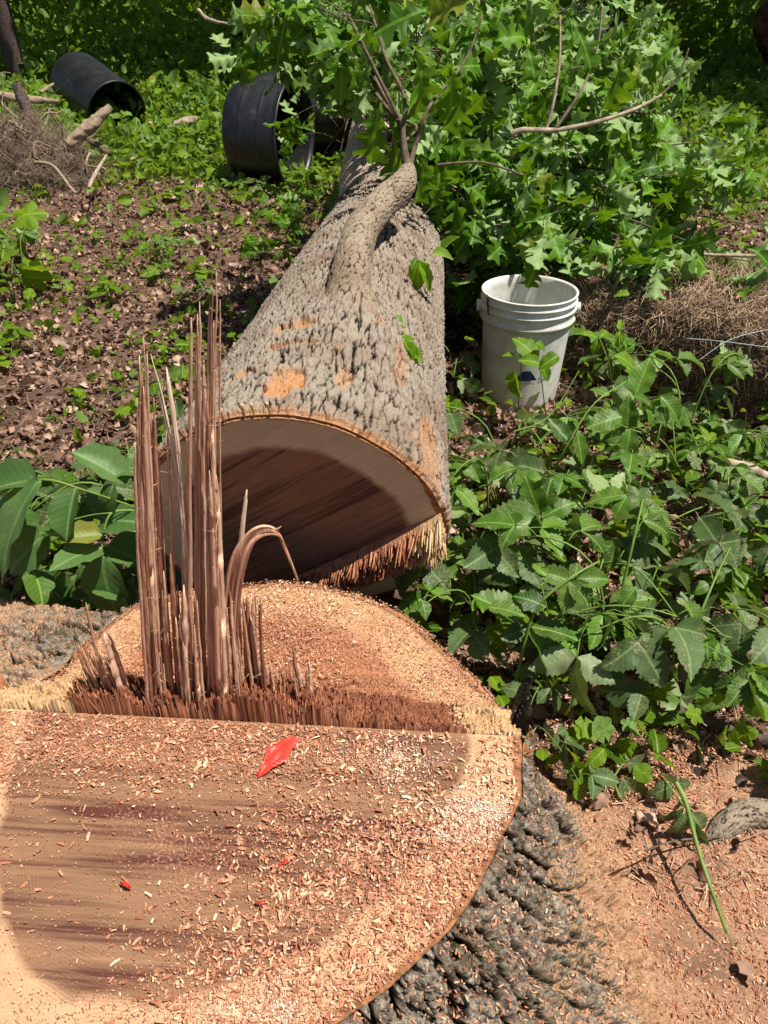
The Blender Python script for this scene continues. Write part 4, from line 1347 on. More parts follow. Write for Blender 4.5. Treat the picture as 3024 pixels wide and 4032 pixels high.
CB = [(1150, 130, 3.2), (1270, 40, 3.5), (1400, 90, 3.0), (1320, 220, 3.3), (1480, 260, 2.9),
      (1640, 120, 3.2), (1800, 40, 3.7), (1950, 160, 3.4), (2100, 60, 3.3), (2300, 40, 3.6), (2480, 90, 3.8), (1740, 330, 3.1), (1800, 560, 2.9), (1960, 400, 3.1),
      (2150, 260, 3.2), (2350, 260, 3.2), (2520, 300, 3.3), (2640, 210, 3.4), (1830, 780, 2.8), (2030, 620, 2.9), (2230, 560, 3.0), (2430, 500, 3.1), (2620, 450, 3.1),
      (2740, 560, 3.1), (1960, 880, 2.85), (2180, 800, 2.8), (2390, 750, 2.8), (2590, 700, 2.8), (2760, 750, 2.9), (2930, 880, 2.8), (2080, 970, 2.8),
      (2330, 960, 2.65), (2540, 960, 2.65), (2740, 960, 2.6), (2960, 1030, 2.6), (2690, 1080, 2.55), (2470, 1060, 2.65), (2870, 1120, 2.55), (1720, 640, 2.9), (2240, 1080, 2.75)]
for i, (px, py, Y) in enumerate(CB):
    tip = at_y(px, py, Y)
    tip[2] = max(tip[2], .12)
    Ys = Y + RS.uniform(.1, .9)
    st = trunk_pt(Ys)
    st = st + np.array([.1, 0, .05])
    if px < 1550:
        st = LIMB[-1] + np.array([0, .3, .05]) if py < 500 else st
    leafy_branch(tip, st, 84, .19, pale=.5 if px > 1900 else .25, size=.138, r0=.009)
# the far side of the crown
for i in range(26):
    Y = RS.uniform(3.6, 6.5)
    px = RS.uniform(1250, 2650); py = RS.uniform(-60, 640)
    tip = at_y(px, py, Y); tip[2] = max(tip[2], .15)
    leafy_branch(tip, trunk_pt(Y + .4) + np.array([.05, 0, .03]), 60, .30, size=.14, pale=.45, r0=.014)
# boughs standing higher than the picture, which shade the ones below
for i in range(5):
    Y = RS.uniform(2.9, 4.6)
    tip = np.array([RS.uniform(-.1, 1.5), Y, RS.uniform(1.35, 1.9)])
    leafy_branch(tip, trunk_pt(Y + .3) + np.array([.05, 0, .03]), 60, .26, size=.15, pale=.4, r0=.014)
# the bare pale fork and the twigs that can be followed one by one
def bare(pts, r, mat='paletwig', nl=0, **kw):
    P = [at_y(*p) for p in pts]
    V, Q, T_ = tube(P, r, 7, n=30, rough=.2)
    return mesh_np('bare_branch', V, Q, T_, M[mat], tree)
bare([(2012, 530, 2.66), (2060, 512, 2.66), (2190, 512, 2.68), (2350, 480, 2.7), (2500, 430, 2.74), (2605, 375, 2.78)], [.010, .009, .008, .007, .006, .004])
bare([(2150, 512, 2.68), (2180, 400, 2.7), (2203, 240, 2.75), (2205, 60, 2.8)], [.005, .005, .0045, .003])
bare([(2185, 512, 2.68), (2280, 370, 2.68), (2345, 220, 2.7), (2372, 20, 2.72)], [.005, .005, .004, .003])
bare([(2600, 378, 2.78), (2670, 300, 2.8), (2712, 190, 2.82)], [.004, .0035, .002], 'twig')
bare([(2190, 520, 2.7), (2260, 580, 2.7), (2300, 640, 2.7)], [.003, .0025, .002], 'twig')
bare([(1606, 675, 2.32), (1588, 540, 2.36), (1590, 380, 2.42), (1520, 230, 2.5), (1455, 20, 2.7)], [.014, .008, .006, .005, .003], 'twig')
bare([(1610, 670, 2.33), (1640, 560, 2.38), (1690, 420, 2.4), (1830, 240, 2.62), (1900, 60, 2.7)], [.010, .006, .005, .004, .003], 'twig')
bare([(1590, 560, 2.36), (1640, 500, 2.6), (1560, 470, 2.62)], [.005, .004, .003], 'twig')
bare([(2710, 1000, 2.5), (2850, 1005, 2.48), (3080, 1010, 2.45)], [.006, .006, .006], 'paletwig')
bare([(1720, 650, 2.6), (1900, 640, 2.6), (2060, 690, 2.6)], [.005, .004, .003], 'twig')
# a few large oak leaves that hang by themselves over the trunk
mb = MB()
big = [((1500, 400, 2.45), (-.25, 0, -1), .19), ((1555, 540, 2.4), (.05, 0, -1), .15), ((1640, 200, 2.4), (.3, -.1, -1), .18), ((1700, 30, 2.4), (-.8, -.3, -.2), .17), ((1880, 0, 2.5), (-.9, 0, -.1), .16),
       ((2250, 80, 2.6), (.5, -.2, -.6), .16), ((2440, 230, 2.6), (.15, 0, -1), .17), ((1130, 60, 2.7), (-.4, 0, -1), .14), ((1780, 250, 2.5), (.1, 0, -1), .18), ((1830, 330, 2.45), (-.1, 0, -1), .16), ((1660, 620, 2.4), (.2, 0, -1), .16),
       ((2120, 1010, 2.4), (-.2, 0, -1), .12), ((2890, 1140, 2.3), (.8, 0, -.3), .12), ((2930, 970, 2.4), (.7, -.3, -.2), .14), ((2650, 980, 2.4), (.5, -.3, .2), .14)]
leaves(mb, TPL['oak'][:2], np.array([at_y(*b[0]) for b in big]), np.array([b[1] for b in big], float), np.array([(0.2, -1.0, .5)] * len(big)) + RS.randn(len(big), 3) * .2, np.array([b[2] for b in big]))
mb.build('hanging_leaves', M['oak'], tree)


# ------------------------------------------------------------------ plants
def make_plant(name, tpl, mat, h, nst, per, size, lean=.35, seed=0, trif=1, stemr=.0018, arch=.2, flat=.75):
    """upright stems with leaves (or sets of leaflets); returns root Empty with stem and foliage children, built about the origin"""
    root = bpy.data.objects.new(name, None)
    COL.objects.link(root)
    sm = MB(); lm = MB()
    P = []; D = []; N_ = []; S = []
    for i in range(nst):
        a = RS.rand() * 6.283
        hh = h * RS.uniform(.6, 1.1)
        e = np.array([math.cos(a) * lean * hh * RS.uniform(.4, 1.3), math.sin(a) * lean * hh * RS.uniform(.4, 1.3), hh])
        path = smooth_path([np.zeros(3), e * np.array([.35, .35, .6]), e, ] if arch < .5 else [np.zeros(3), e * np.array([.3, .3, .8]), e * np.array([.9, .9, 1.0]), e * np.array([1.7, 1.7, .75])], 14)
        sm.add(*tube(path, np.linspace(stemr * 1.3, stemr * .5, 14), 6))
        for j in range(per):
            k = RS.randint(5, 14) if j else 13
            p = path[k]
            b = RS.rand() * 6.283
            out = np.array([math.cos(b), math.sin(b), RS.uniform(-.1, .5)])
            q = p + out * size * RS.uniform(.25, .6)
            sm.add(*tube(smooth_path([p, (p + q) / 2 + np.array([0, 0, .01]), q], 5), stemr * .45, 4))
            if trif == 1:
                P.append(q); D.append(out + np.array([0, 0, -.25])); N_.append(np.array([0, 0, 1.0]) + RS.randn(3) * flat); S.append(size * RS.uniform(.7, 1.15))
            else:
                sd = np.array([-out[1], out[0], 0])
                for m_ in range(trif):
                    f = (m_ - (trif - 1) / 2) / max(1, (trif - 1) / 2)
                    d = out * math.cos(f * 1.25) + sd * math.sin(f * 1.25) + np.array([0, 0, -.3])
                    P.append(q); D.append(d); N_.append(np.array([0, 0, 1.0]) + RS.randn(3) * flat); S.append(size * RS.uniform(.8, 1.0) * (1.1 - .25 * abs(f)))
    leaves(lm, TPL[tpl], np.array(P), np.array(D), np.array(N_), np.array(S))
    sm.build('stem', M['stem'], root)
    lm.build('foliage', M[mat], root)
    return root


def place(root, x, y, rz, sc, label, cat, group, z=None, first=False):
    if first:
        r = root
    else:
        r = root.copy(); COL.objects.link(r)
        for ch in list(root.children):
            c = ch.copy(); COL.objects.link(c); c.parent = r
            for g in ch.children:
                d = g.copy(); COL.objects.link(d); d.parent = c
    r.location = (x, y, (float(gz(x, y)) if z is None else z) - .005)
    r.rotation_euler = (0, 0, rz)
    r.scale = (sc, sc, sc)
    tag(r, label, cat, group)
    return r


_used = set()


def put(proto, x, y, rz, sc, label, cat, group):
    f = proto.name not in _used
    _used.add(proto.name)
    return place(proto, x, y, rz, sc, label, cat, group, first=f)


BR = [make_plant('bramble_plant', 'serrate', 'bramble', .27, 2, 4, .075, .8, trif=3, arch=.8, stemr=.0022), make_plant('bramble_plant', 'serrate', 'dusty', .21, 2, 4, .09, 1.0, trif=3, arch=.8, stemr=.0022),
      make_plant('bramble_plant', 'serrate', 'bramble', .15, 3, 3, .065, 1.1, trif=5, arch=.8)]
HB = [make_plant('leafy_seedling', 'ovate', 'bramble', .16, 2, 5, .085, .6), make_plant('leafy_seedling', 'ovate', 'vine', .13, 3, 4, .06, .8), make_plant('leafy_seedling', 'heart', 'cover', .09, 5, 2, .06, .9, flat=.35)]
CR = [make_plant('creeper_plant', 'serrate', 'vine', .14, 3, 3, .06, 1.0, trif=5), make_plant('ivy_plant', 'maple', 'dusty', .09, 5, 2, .07, 1.0, flat=.4), make_plant('ivy_plant', 'maple', 'cover', .08, 5, 2, .055, 1.0, flat=.4)]
SP = [make_plant('oak_seedling', 'oak', 'oak', .16, 2, 5, .10, .6), make_plant('maple_seedling', 'maple', 'cover', .18, 2, 5, .10, .6)]


def in_stump(x, y, m=0.1):
    th = math.atan2(y - SCEN[1], x - SCEN[0])
    return math.hypot(x - SCEN[0], y - SCEN[1]) < float(stump_R(np.array([th]))[0]) + m + .22 * float(g_ang(np.array([th]), -32, 30)[0]) + .3 * float(g_ang(np.array([th]), 148, 28)[0])


def clear_of_log(x, y, m=.04):
    if y < 1.0: return True
    i = np.argmin(np.abs(AP[:, 1] - y))
    return abs(x - AP[i][0]) > ARr[i] + m


# right of the trunk: thick brambles, seedlings and creeper
spots = []
tries = 0
while len(spots) < 66 and tries < 6000:
    tries += 1
    y = random.uniform(.78, 2.5)
    x = random.uniform(.2, .95 * (.52 * (.82 * y + .66)) + .25)
    if in_stump(x, y, .05) or not clear_of_log(x, y, .05): continue
    if (x - .47) ** 2 + (y - 2.35) ** 2 < .2 ** 2 or (abs(x - .44) < .24 and 1.85 < y < 2.35): continue
    if (x - .56) ** 2 / .14 + (y - .45) ** 2 / .30 < 1: continue
    if y > 1.95 + (1.25 - x) * .55 and x > .72: continue
    if any((x - a) ** 2 + (y - b) ** 2 < .09 ** 2 for a, b in spots): continue
    spots.append((x, y))
def zone(x, y):
    ax = float(np.interp(y, AP[:, 1], AP[:, 0]))
    if x > ax:
        if (x - .47) ** 2 + (y - 2.35) ** 2 < .5 ** 2: return 'near the foot of the white bucket'
        if y > 1.75 and x > .7: return 'in front of the straw bale'
        if x < ax + .50: return 'close along the right side of the felled trunk'
        if y < 1.25: return 'at the sawdust edge right of the stump'
        if x > .85: return 'at the right edge below the straw bale'
        return 'between trunk and straw bale'
    if x < -1.5: return 'on the litter at the far left below the root clump'
    if y > 4.3: return 'on the litter in front of the crumpled barrel'
    if y < 2.3: return 'on the litter close behind the splinters'
    return 'on the bare litter left of the felled trunk'


for i, (x, y) in enumerate(spots):
    k = random.random()
    if k < .42: p, lb, ct, g = random.choice(BR), 'low bramble with toothed green leaflets ' + zone(x, y), 'bramble', 'brambles right of the trunk'
    elif k < .66: p, lb, ct, g = random.choice(HB), 'small oval-leaved seedling ' + zone(x, y), 'seedling', 'seedlings right of the trunk'
    elif k < .88: p, lb, ct, g = random.choice(CR), 'low creeper with lobed leaves ' + zone(x, y), 'creeper', 'creepers right of the trunk'
    else: p, lb, ct, g = BR[1], 'low bramble with toothed green leaflets ' + zone(x, y), 'bramble', 'brambles right of the trunk'
    put(p, x, y, random.uniform(0, 6.28), random.choice((.55, .7, .85, 1.0, 1.2)), lb, ct, g)
# thin growth on the bare ground left of the trunk
spots = []
LC = [(-1.55, 3.3, .45), (-1.0, 3.6, .3), (-1.3, 2.7, .35), (-1.9, 3.9, .4), (-.6, 3.7, .15), (-1.0, 1.85, .2), (-.75, 1.5, .22), (-.5, 4.9, .3), (-1.1, 5.2, .5)]
while len(spots) < 44:
    cx, cy, cr = random.choice(LC)
    x = cx + random.gauss(0, cr); y = cy + random.gauss(0, cr)
    if y < 1.25 or in_stump(x, y, .2) or not clear_of_log(x, y, .06): continue
    spots.append((x, y))
for i, (x, y) in enumerate(spots):
    k = random.random()
    if k < .35: p, lb, ct, g = HB[2], 'small heart-leaved plant ' + zone(x, y), 'plant', 'heart-leaved plants on the litter'
    elif k < .6: p, lb, ct, g = random.choice(CR[1:]), 'low lobed-leaf plant ' + zone(x, y), 'plant', 'lobed-leaf plants on the litter'
    elif k < .8: p, lb, ct, g = HB[1], 'small oval-leaved seedling ' + zone(x, y), 'seedling', 'seedlings on the litter'
    else: p, lb, ct, g = BR[0], 'young bramble ' + zone(x, y), 'bramble', 'brambles on the litter'
    put(p, x, y, random.uniform(0, 6.28), random.uniform(.7, 1.15), lb, ct, g)
for i, (px, py, s_, kind, lb) in enumerate([(120, 1000, 1.7, 1, 'bright green maple seedling on the litter below the root clump'), (60, 1130, 1.4, 1, 'second green maple seedling, nearest the left edge of the litter'),
                                            (1090, 1010, 1.3, 0, 'oak seedling leaning against the left side of the trunk'), (1130, 830, 1.3, 0, 'oak seedling below the crumpled barrel, left of the trunk'),
                                            (1180, 900, 1.2, 0, 'oak seedling close beside the shoulder of the trunk')]):
    p = at_z(px, py + 60, 0)
    put(SP[kind], p[0], p[1], random.uniform(0, 6), s_, lb, 'seedling', None)


# ---- plants that show as themselves
def hand_plant(name, loc, label, cat, stems, lvs, tpl='serrate', mat='bramble', group=None, upn=(0, -.35, 1), jit=.25, stemmat='stem'):
    """stems: list of (points, radius); lvs: list of (point, direction, size)"""
    r = empty(name, loc, label, cat, group)
    for pts, rad in stems:
        mb = MB()
        mb.add(*tube(pts, np.linspace(rad, rad * .5, len(pts)), 7, n=24, rough=.15))
        mb.build('stem', M[stemmat], r)
    lm = MB()
    leaves(lm, TPL[tpl], np.array([l[0] for l in lvs]), np.array([l[1] for l in lvs], float), np.tile(np.array([upn], float), (len(lvs), 1)) + RS.randn(len(lvs), 3) * jit, np.array([l[2] for l in lvs]))
    lm.build('foliage', M[mat], r)
    return r


# leaflet direction from two pixels of the photograph at given depths
def lf(px, py, qx, qy, Y, dY=-.02):
    a = at_y(px, py, Y); b = at_y(qx, qy, Y + dY)
    return (a, b - a, float(np.linalg.norm(b - a)))


def lf13(*a):
    p, d, l = lf(*a)
    return (p, d, l * 1.3)


# hickory-like shrub at the left edge
Yl = 1.22
hand_plant('broadleaf_shrub', (-1.0, 1.35, 0), 'shrub with very large smooth leaflets at the left edge behind the stump', 'shrub',
           [([at_z(-80, 2100, .02), at_y(-20, 1960, 1.3), at_y(160, 1890, 1.25), at_y(330, 1930, 1.25), at_y(540, 2000, 1.28)], .004),
            ([at_y(540, 2010, 1.28), at_y(440, 2020, 1.25), at_y(405, 2110, 1.22), at_y(402, 2180, 1.2)], .003),
            ([at_y(440, 2020, 1.25), at_y(350, 2030, 1.25), at_y(200, 2070, 1.22)], .002)],
           [lf13(155, 1890, -60, 2180, Yl, -.10), lf13(300, 1920, 250, 2080, Yl, -.06), lf13(150, 1895, -40, 1905, Yl + .03, .02), lf13(400, 2105, 265, 2110, Yl - .02, -.03),
            lf13(400, 2160, 245, 2185, Yl - .02, -.07), lf13(402, 2190, 425, 2430, Yl - .03, -.05), lf13(190, 2090, 30, 2230, Yl, -.04), lf13(280, 2130, 190, 2090, Yl, -.04),
            lf13(450, 1905, 380, 2020, Yl + .06, -.04), lf13(500, 1900, 340, 1790, Yl + .1, .0), lf13(420, 1880, 520, 1790, Yl + .12, 0), lf13(405, 2290, 460, 2330, Yl, -.06), lf13(400, 2060, 540, 2020, Yl + .06, -.05),
            lf13(420, 2150, 550, 2200, Yl + .05, -.05), lf13(200, 2240, 90, 2350, Yl + .05, -.05), lf13(150, 2260, 280, 2400, Yl + .04, -.05), lf13(300, 2260, 200, 2400, Yl + .05, -.05), lf13(480, 2240, 560, 2370, Yl + .03, -.05),
            lf13(60, 2000, 120, 2130, Yl + .08, -.03), lf13(330, 2220, 380, 2380, Yl + .08, -.04)],
           tpl='ovate', mat='big')
# darker growth under it
for i in range(11):
    x = random.uniform(-1.05, -.5); y = random.uniform(1.12, 1.65)
    if in_stump(x, y, .0): continue
    put(random.choice([HB[0], BR[1], CR[1]]), x, y, random.uniform(0, 6), random.uniform(.9, 1.4), 'leafy undergrowth plant between the left root of the stump and the litter', 'plant', 'plants behind the left root')

# arching bramble canes right of the log
hand_plant('bramble_cane', (.62, 1.3, 0), 'long arching bramble cane with pale toothed leaflets in front of the bucket', 'bramble',
           [([at_z(2120, 2240, .05), at_y(2110, 2020, 1.55), at_y(2230, 1760, 1.6), at_y(2330, 1600, 1.65), at_y(2420, 1530, 1.7)], .0035),
            ([at_y(2730, 1980, 1.6), at_y(2620, 1750, 1.62), at_y(2480, 1690, 1.62), at_y(2380, 1640, 1.62)], .003), ([at_y(2020, 1700, 1.7), at_y(2160, 1640, 1.75), at_y(2280, 1460, 1.85)], .002)],
           [lf(2470, 1690, 2475, 1555, 1.62, .02), lf(2450, 1640, 2310, 1670, 1.62, -.03), lf(2480, 1690, 2470, 1810, 1.6, -.05), lf(2490, 1560, 2590, 1570, 1.66, -.02), lf(2500, 1560, 2560, 1400, 1.7, .05),
            lf(2420, 1530, 2500, 1480, 1.7, .03), lf(2400, 1560, 2330, 1500, 1.7, .03), lf(2600, 1560, 2700, 1650, 1.65, -.05), lf(2600, 1600, 2620, 1680, 1.63, -.05), lf(2240, 1740, 2160, 1640, 1.62, .04), lf(2270, 1700, 2300, 1830, 1.6, -.03)],
           mat='bramble')
hand_plant('bramble_cane', (.4, 1.05, 0), 'upright bramble with broad upturned leaflets just right of the log end', 'bramble',
           [([at_z(2150, 2320, .02), at_y(2135, 2200, 1.25), at_y(2130, 2040, 1.28)], .003)],
           [lf(2130, 2030, 2060, 1880, 1.28, .02), lf(2132, 2030, 2165, 1880, 1.28, .03), lf(2130, 2035, 1890, 2060, 1.27, -.03), lf(2135, 2040, 2260, 1950, 1.27, .0), lf(2140, 2045, 2280, 2140, 1.25, -.06), lf(2120, 2040, 1960, 2110, 1.25, -.05)],
           mat='bramble')
hand_plant('bramble_cane', (.45, .95, 0), 'bramble with drooping ribbed leaflets above a hairy green stem near the stump bark', 'bramble',
           [([at_z(2020, 2760, .02), at_y(2050, 2600, .98), at_y(2110, 2400, 1.0), at_y(2240, 2280, 1.02), at_y(2360, 2210, 1.05)], .004), ([at_y(2130, 2300, 1.02), at_y(2160, 2420, 1.0)], .002)],
           [lf(2240, 2285, 2120, 2240, 1.03, .0), lf(2240, 2290, 2350, 2390, 1.02, -.03), lf(2250, 2290, 2300, 2200, 1.03, .03), lf(2240, 2290, 2230, 2430, 1.02, -.04), lf(2270, 2280, 2415, 2270, 1.03, -.01),
            lf(2150, 2390, 2040, 2330, 1.0, .0), lf(2080, 2480, 2230, 2660, 1.0, -.05), lf(2090, 2470, 2290, 2490, 1.0, -.02), lf(2060, 2440, 1860, 2330, 1.02, .02), lf(2150, 2270, 2100, 2200, 1.03, .03), lf(1920, 2390, 2070, 2400, 1.0, -.02)],
           mat='bramble', jit=.35)
hand_plant('broadleaf_plant', (.66, 1.0, 0), 'plant with two huge ribbed leaves lying over the thicket right of the stump', 'plant',
           [([at_z(2760, 3000, .02), at_y(2740, 2860, .92), at_y(2700, 2790, .95)], .003), ([at_z(2420, 2330, .04), at_y(2560, 2360, 1.08)], .002)],
           [lf(2700, 2790, 2480, 2790, .95, -.02), lf(2715, 2810, 2590, 2930, .94, -.05), lf(2700, 2740, 2860, 2600, .96, .04), lf(2400, 2400, 2580, 2320, 1.08, .0), lf(2420, 2160, 2300, 2110, 1.2, .04), lf(2740, 2780, 2900, 2700, .96, .0),
            lf(2500, 2320, 2430, 2400, 1.08, -.03), lf(2690, 2370, 2790, 2480, 1.05, -.04), lf(2430, 2150, 2380, 2250, 1.2, -.04)],
           mat='bramble', jit=.35)
hand_plant('dusty_vine', (.9, 1.5, 0), 'grey-dusted vine with broad lobed leaves at the right edge below the straw', 'vine',
           [([at_z(3050, 2200, .05), at_y(2950, 2050, 1.45), at_y(2800, 1990, 1.5), at_y(2620, 2060, 1.42)], .003)],
           [lf(2870, 1840, 2790, 1780, 1.6, .0), lf(2890, 1850, 2990, 1830, 1.6, .0), lf(2830, 1900, 2800, 2000, 1.5, -.03), lf(2900, 1880, 3010, 1930, 1.52, -.02), lf(2640, 1900, 2700, 1960, 1.5, -.03), lf(2560, 1960, 2420, 1990, 1.46, .0),
            lf(2600, 2000, 2520, 2090, 1.42, -.03), lf(2880, 2010, 2960, 2100, 1.42, -.03), lf(2720, 2060, 2790, 2150, 1.38, -.03), lf(2860, 2100, 2900, 2190, 1.35, -.03), lf(2960, 2000, 3060, 2060, 1.42, -.03), lf(2760, 1830, 2700, 1790, 1.6, .0)],
           tpl='maple', mat='dusty', jit=.4)
hand_plant('wilted_bramble', (.62, .72, 0), 'wilted bramble cane lying on the sawdust with its cut green end towards the camera', 'bramble',
           [([at_y(2660, 3080, .72), at_y(2700, 3160, .69), at_y(2745, 3330, .63), at_y(2800, 3500, .572), at_y(2862, 3672, .525)], .0045), ([at_y(2690, 3170, .71), at_y(2610, 3060, .76)], .002), ([at_y(2862, 3672, .525), at_y(2905, 3750, .505)], .0008)],
           [lf(2650, 3090, 2560, 3150, .75, -.02), lf(2655, 3090, 2600, 3020, .76, .01), lf(2660, 3080, 2740, 3100, .75, -.01), lf(2690, 3180, 2600, 3280, .70, -.02), lf(2700, 3200, 2660, 3340, .69, -.03), lf(2720, 3200, 2800, 3290, .69, -.02), lf(2735, 3240, 2780, 3350, .68, -.03), lf(2700, 3160, 2640, 3200, .71, .0)],
           mat='dusty', jit=.6)
hand_plant('wilted_bramble', (.5, .8, 0), 'drooping dusty leaf pair hanging just above the sawdust beside the stump bark', 'bramble',
           [([at_z(2440, 3140, .03), at_y(2420, 3060, .79), at_y(2470, 2990, .82)], .0022)],
           [lf(2440, 3080, 2350, 3280, .79, -.02), lf(2450, 3060, 2555, 3230, .79, -.05), lf(2470, 3000, 2590, 3040, .81, .0), lf(2430, 3080, 2440, 3260, .79, -.03), lf(2470, 2990, 2420, 2920, .83, .03)],
           mat='dusty', jit=.4, tpl='ovate')
hand_plant('trunk_vine', (.07, 1.45, .55), 'small five-leaf vine climbing over the bark of the felled trunk', 'vine',
           [([at_y(1570, 1470, 1.42), at_y(1560, 1400, 1.5), at_y(1545, 1300, 1.58), at_y(1530, 1190, 1.72)], .0015), ([at_y(1560, 1400, 1.5), at_y(1600, 1340, 1.5)], .001)],
           [lf(1555, 1290, 1575, 1220, 1.58, .02), lf(1565, 1290, 1600, 1275, 1.56, 0), lf(1560, 1290, 1540, 1240, 1.58, .02), lf(1590, 1350, 1650, 1430, 1.48, -.03), lf(1590, 1345, 1680, 1420, 1.48, -.02), lf(1590, 1350, 1620, 1440, 1.48, -.04), lf(1585, 1340, 1640, 1320, 1.5, .02), lf(1580, 1345, 1600, 1310, 1.5, .02)],
           tpl='serrate', mat='vine')
hand_plant('trunk_vine', (.12, 1.75, .5), 'pair of vine leaves hanging over the right flank of the trunk below the limb', 'vine',
           [([at_y(1760, 970, 2.0), at_y(1700, 1000, 1.95), at_y(1640, 1040, 1.9)], .0015)],
           [lf(1640, 1020, 1655, 1150, 1.9, -.02), lf(1650, 1030, 1720, 1140, 1.9, -.02), lf(1700, 1000, 1790, 1010, 1.9, 0), lf(1640, 1020, 1620, 1060, 1.9, -.02), lf(1740, 990, 1800, 920, 1.95, 0)],
           tpl='ovate', mat='vine')
hand_plant('bramble_cane', (.55, 2.0, 0), 'bramble shoot with three bright leaflets in front of the straw bale', 'bramble',
           [([at_z(2420, 1640, .02), at_y(2400, 1450, 1.95), at_y(2360, 1330, 2.0)], .002), ([at_z(2450, 1640, .02), at_y(2440, 1400, 1.95), at_y(2440, 1300, 2.0)], .002)],
           [lf(2350, 1330, 2290, 1300, 2.0, 0), lf(2355, 1340, 2330, 1395, 2.0, -.02), lf(2360, 1330, 2400, 1290, 2.0, .02), lf(2440, 1300, 2445, 1255, 2.0, .02), lf(2440, 1305, 2435, 1370, 1.98, -.03), lf(2445, 1310, 2470, 1370, 1.98, -.03),
            lf(2420, 1400, 2540, 1430, 1.9, -.02), lf(2200, 1400, 2120, 1440, 1.9, -.03), lf(2480, 1160, 2420, 1150, 2.2, 0)],
           mat='vine')
hand_plant('bramble_cane', (.4, 2.05, 0), 'leafy bramble shoot standing against the front of the white bucket', 'bramble',
           [([at_z(2150, 1640, .02), at_y(2130, 1480, 2.05), at_y(2120, 1440, 2.06)], .002), ([at_z(2040, 1620, .02), at_y(2050, 1450, 2.1), at_y(2045, 1340, 2.12)], .002)],
           [lf(2125, 1435, 2045, 1400, 2.05, 0), lf(2130, 1440, 2170, 1500, 2.04, -.03), lf(2115, 1420, 2045, 1300, 2.08, .02), lf(2030, 1460, 2020, 1590, 2.05, -.02), lf(2110, 1350, 2170, 1370, 2.08, 0), lf(2030, 1400, 1980, 1380, 2.1, 0), lf(2040, 1390, 2080, 1370, 2.1, 0)],
           mat='vine')


# ------------------------------------------------------------------ litter, ground cover, far growth (nobody could count these)
def in_view(x, y, m=1.12):
    return np.abs(x) < m * .52 * (.82 * y + .66) + .15


def scatter_xy(n, y0, y1, pw=1.0):
    y = y0 + (y1 - y0) * RS.rand(n) ** pw
    x = RS.uniform(-1, 1, n) * (1.12 * .52 * (.82 * y + .66) + .15)
    return x, y


def ok_ground(x, y):
    th = np.arctan2(y - SCEN[1], x - SCEN[0])
    m = np.hypot(x - SCEN[0], y - SCEN[1]) > stump_R(th) + .05 + .3 * g_ang(th, -32, 30) + .5 * g_ang(th, 148, 26)
    ax = np.interp(y, AP[:, 1], AP[:, 0]); ar = np.interp(y, AP[:, 1], ARr)
    return m & ~((y > 1.05) & (np.abs(x - ax) < ar * .8))


def litter():
    x, y = scatter_xy(34000, .6, 8.0, 1.5)
    k = ok_ground(x, y) & ~((x > .15) & (y < .95) & (RS.rand(len(x)) < .93))
    x, y = x[k], y[k]
    n = len(x)
    z = gz(x, y) + .004 + .012 * RS.rand(n)
    mb = MB()
    S = RS.uniform(.018, .05, n) * np.where(RS.rand(n) < .06, 2.0, 1) * (.85 + .05 * y)
    leaves(mb, TPL['dead'], np.stack([x, y, z], 1), rdir(n, .1) * np.array([[1, 1, .45]]), rdir(n, .8), S)
    tag(mb.build('leaf_litter', M['litter']), 'brown curled dead leaves covering the woodland floor', 'leaf litter', None, 'stuff')
    x, y = scatter_xy(26000, .6, 6.5, 1.6)
    k = ok_ground(x, y) & ~((x > .2) & (y < 1.0) & (RS.rand(len(x)) < .8))
    x, y = x[k], y[k]; n = len(x)
    P = np.stack([x, y, gz(x, y) + .006 + .01 * RS.rand(n)], 1)
    D = rdir(n) * np.array([[1, 1, .25]])
    V, Q = spikes(P, D, RS.uniform(.015, .07, n), RS.uniform(.0012, .003, n), seg=3, bend=.2)
    tag(mesh_np('twig_litter', V, Q, None, M['straw'], smooth=False), 'thin dead twigs and needles mixed in the leaf litter', 'twig litter', None, 'stuff')


litter()


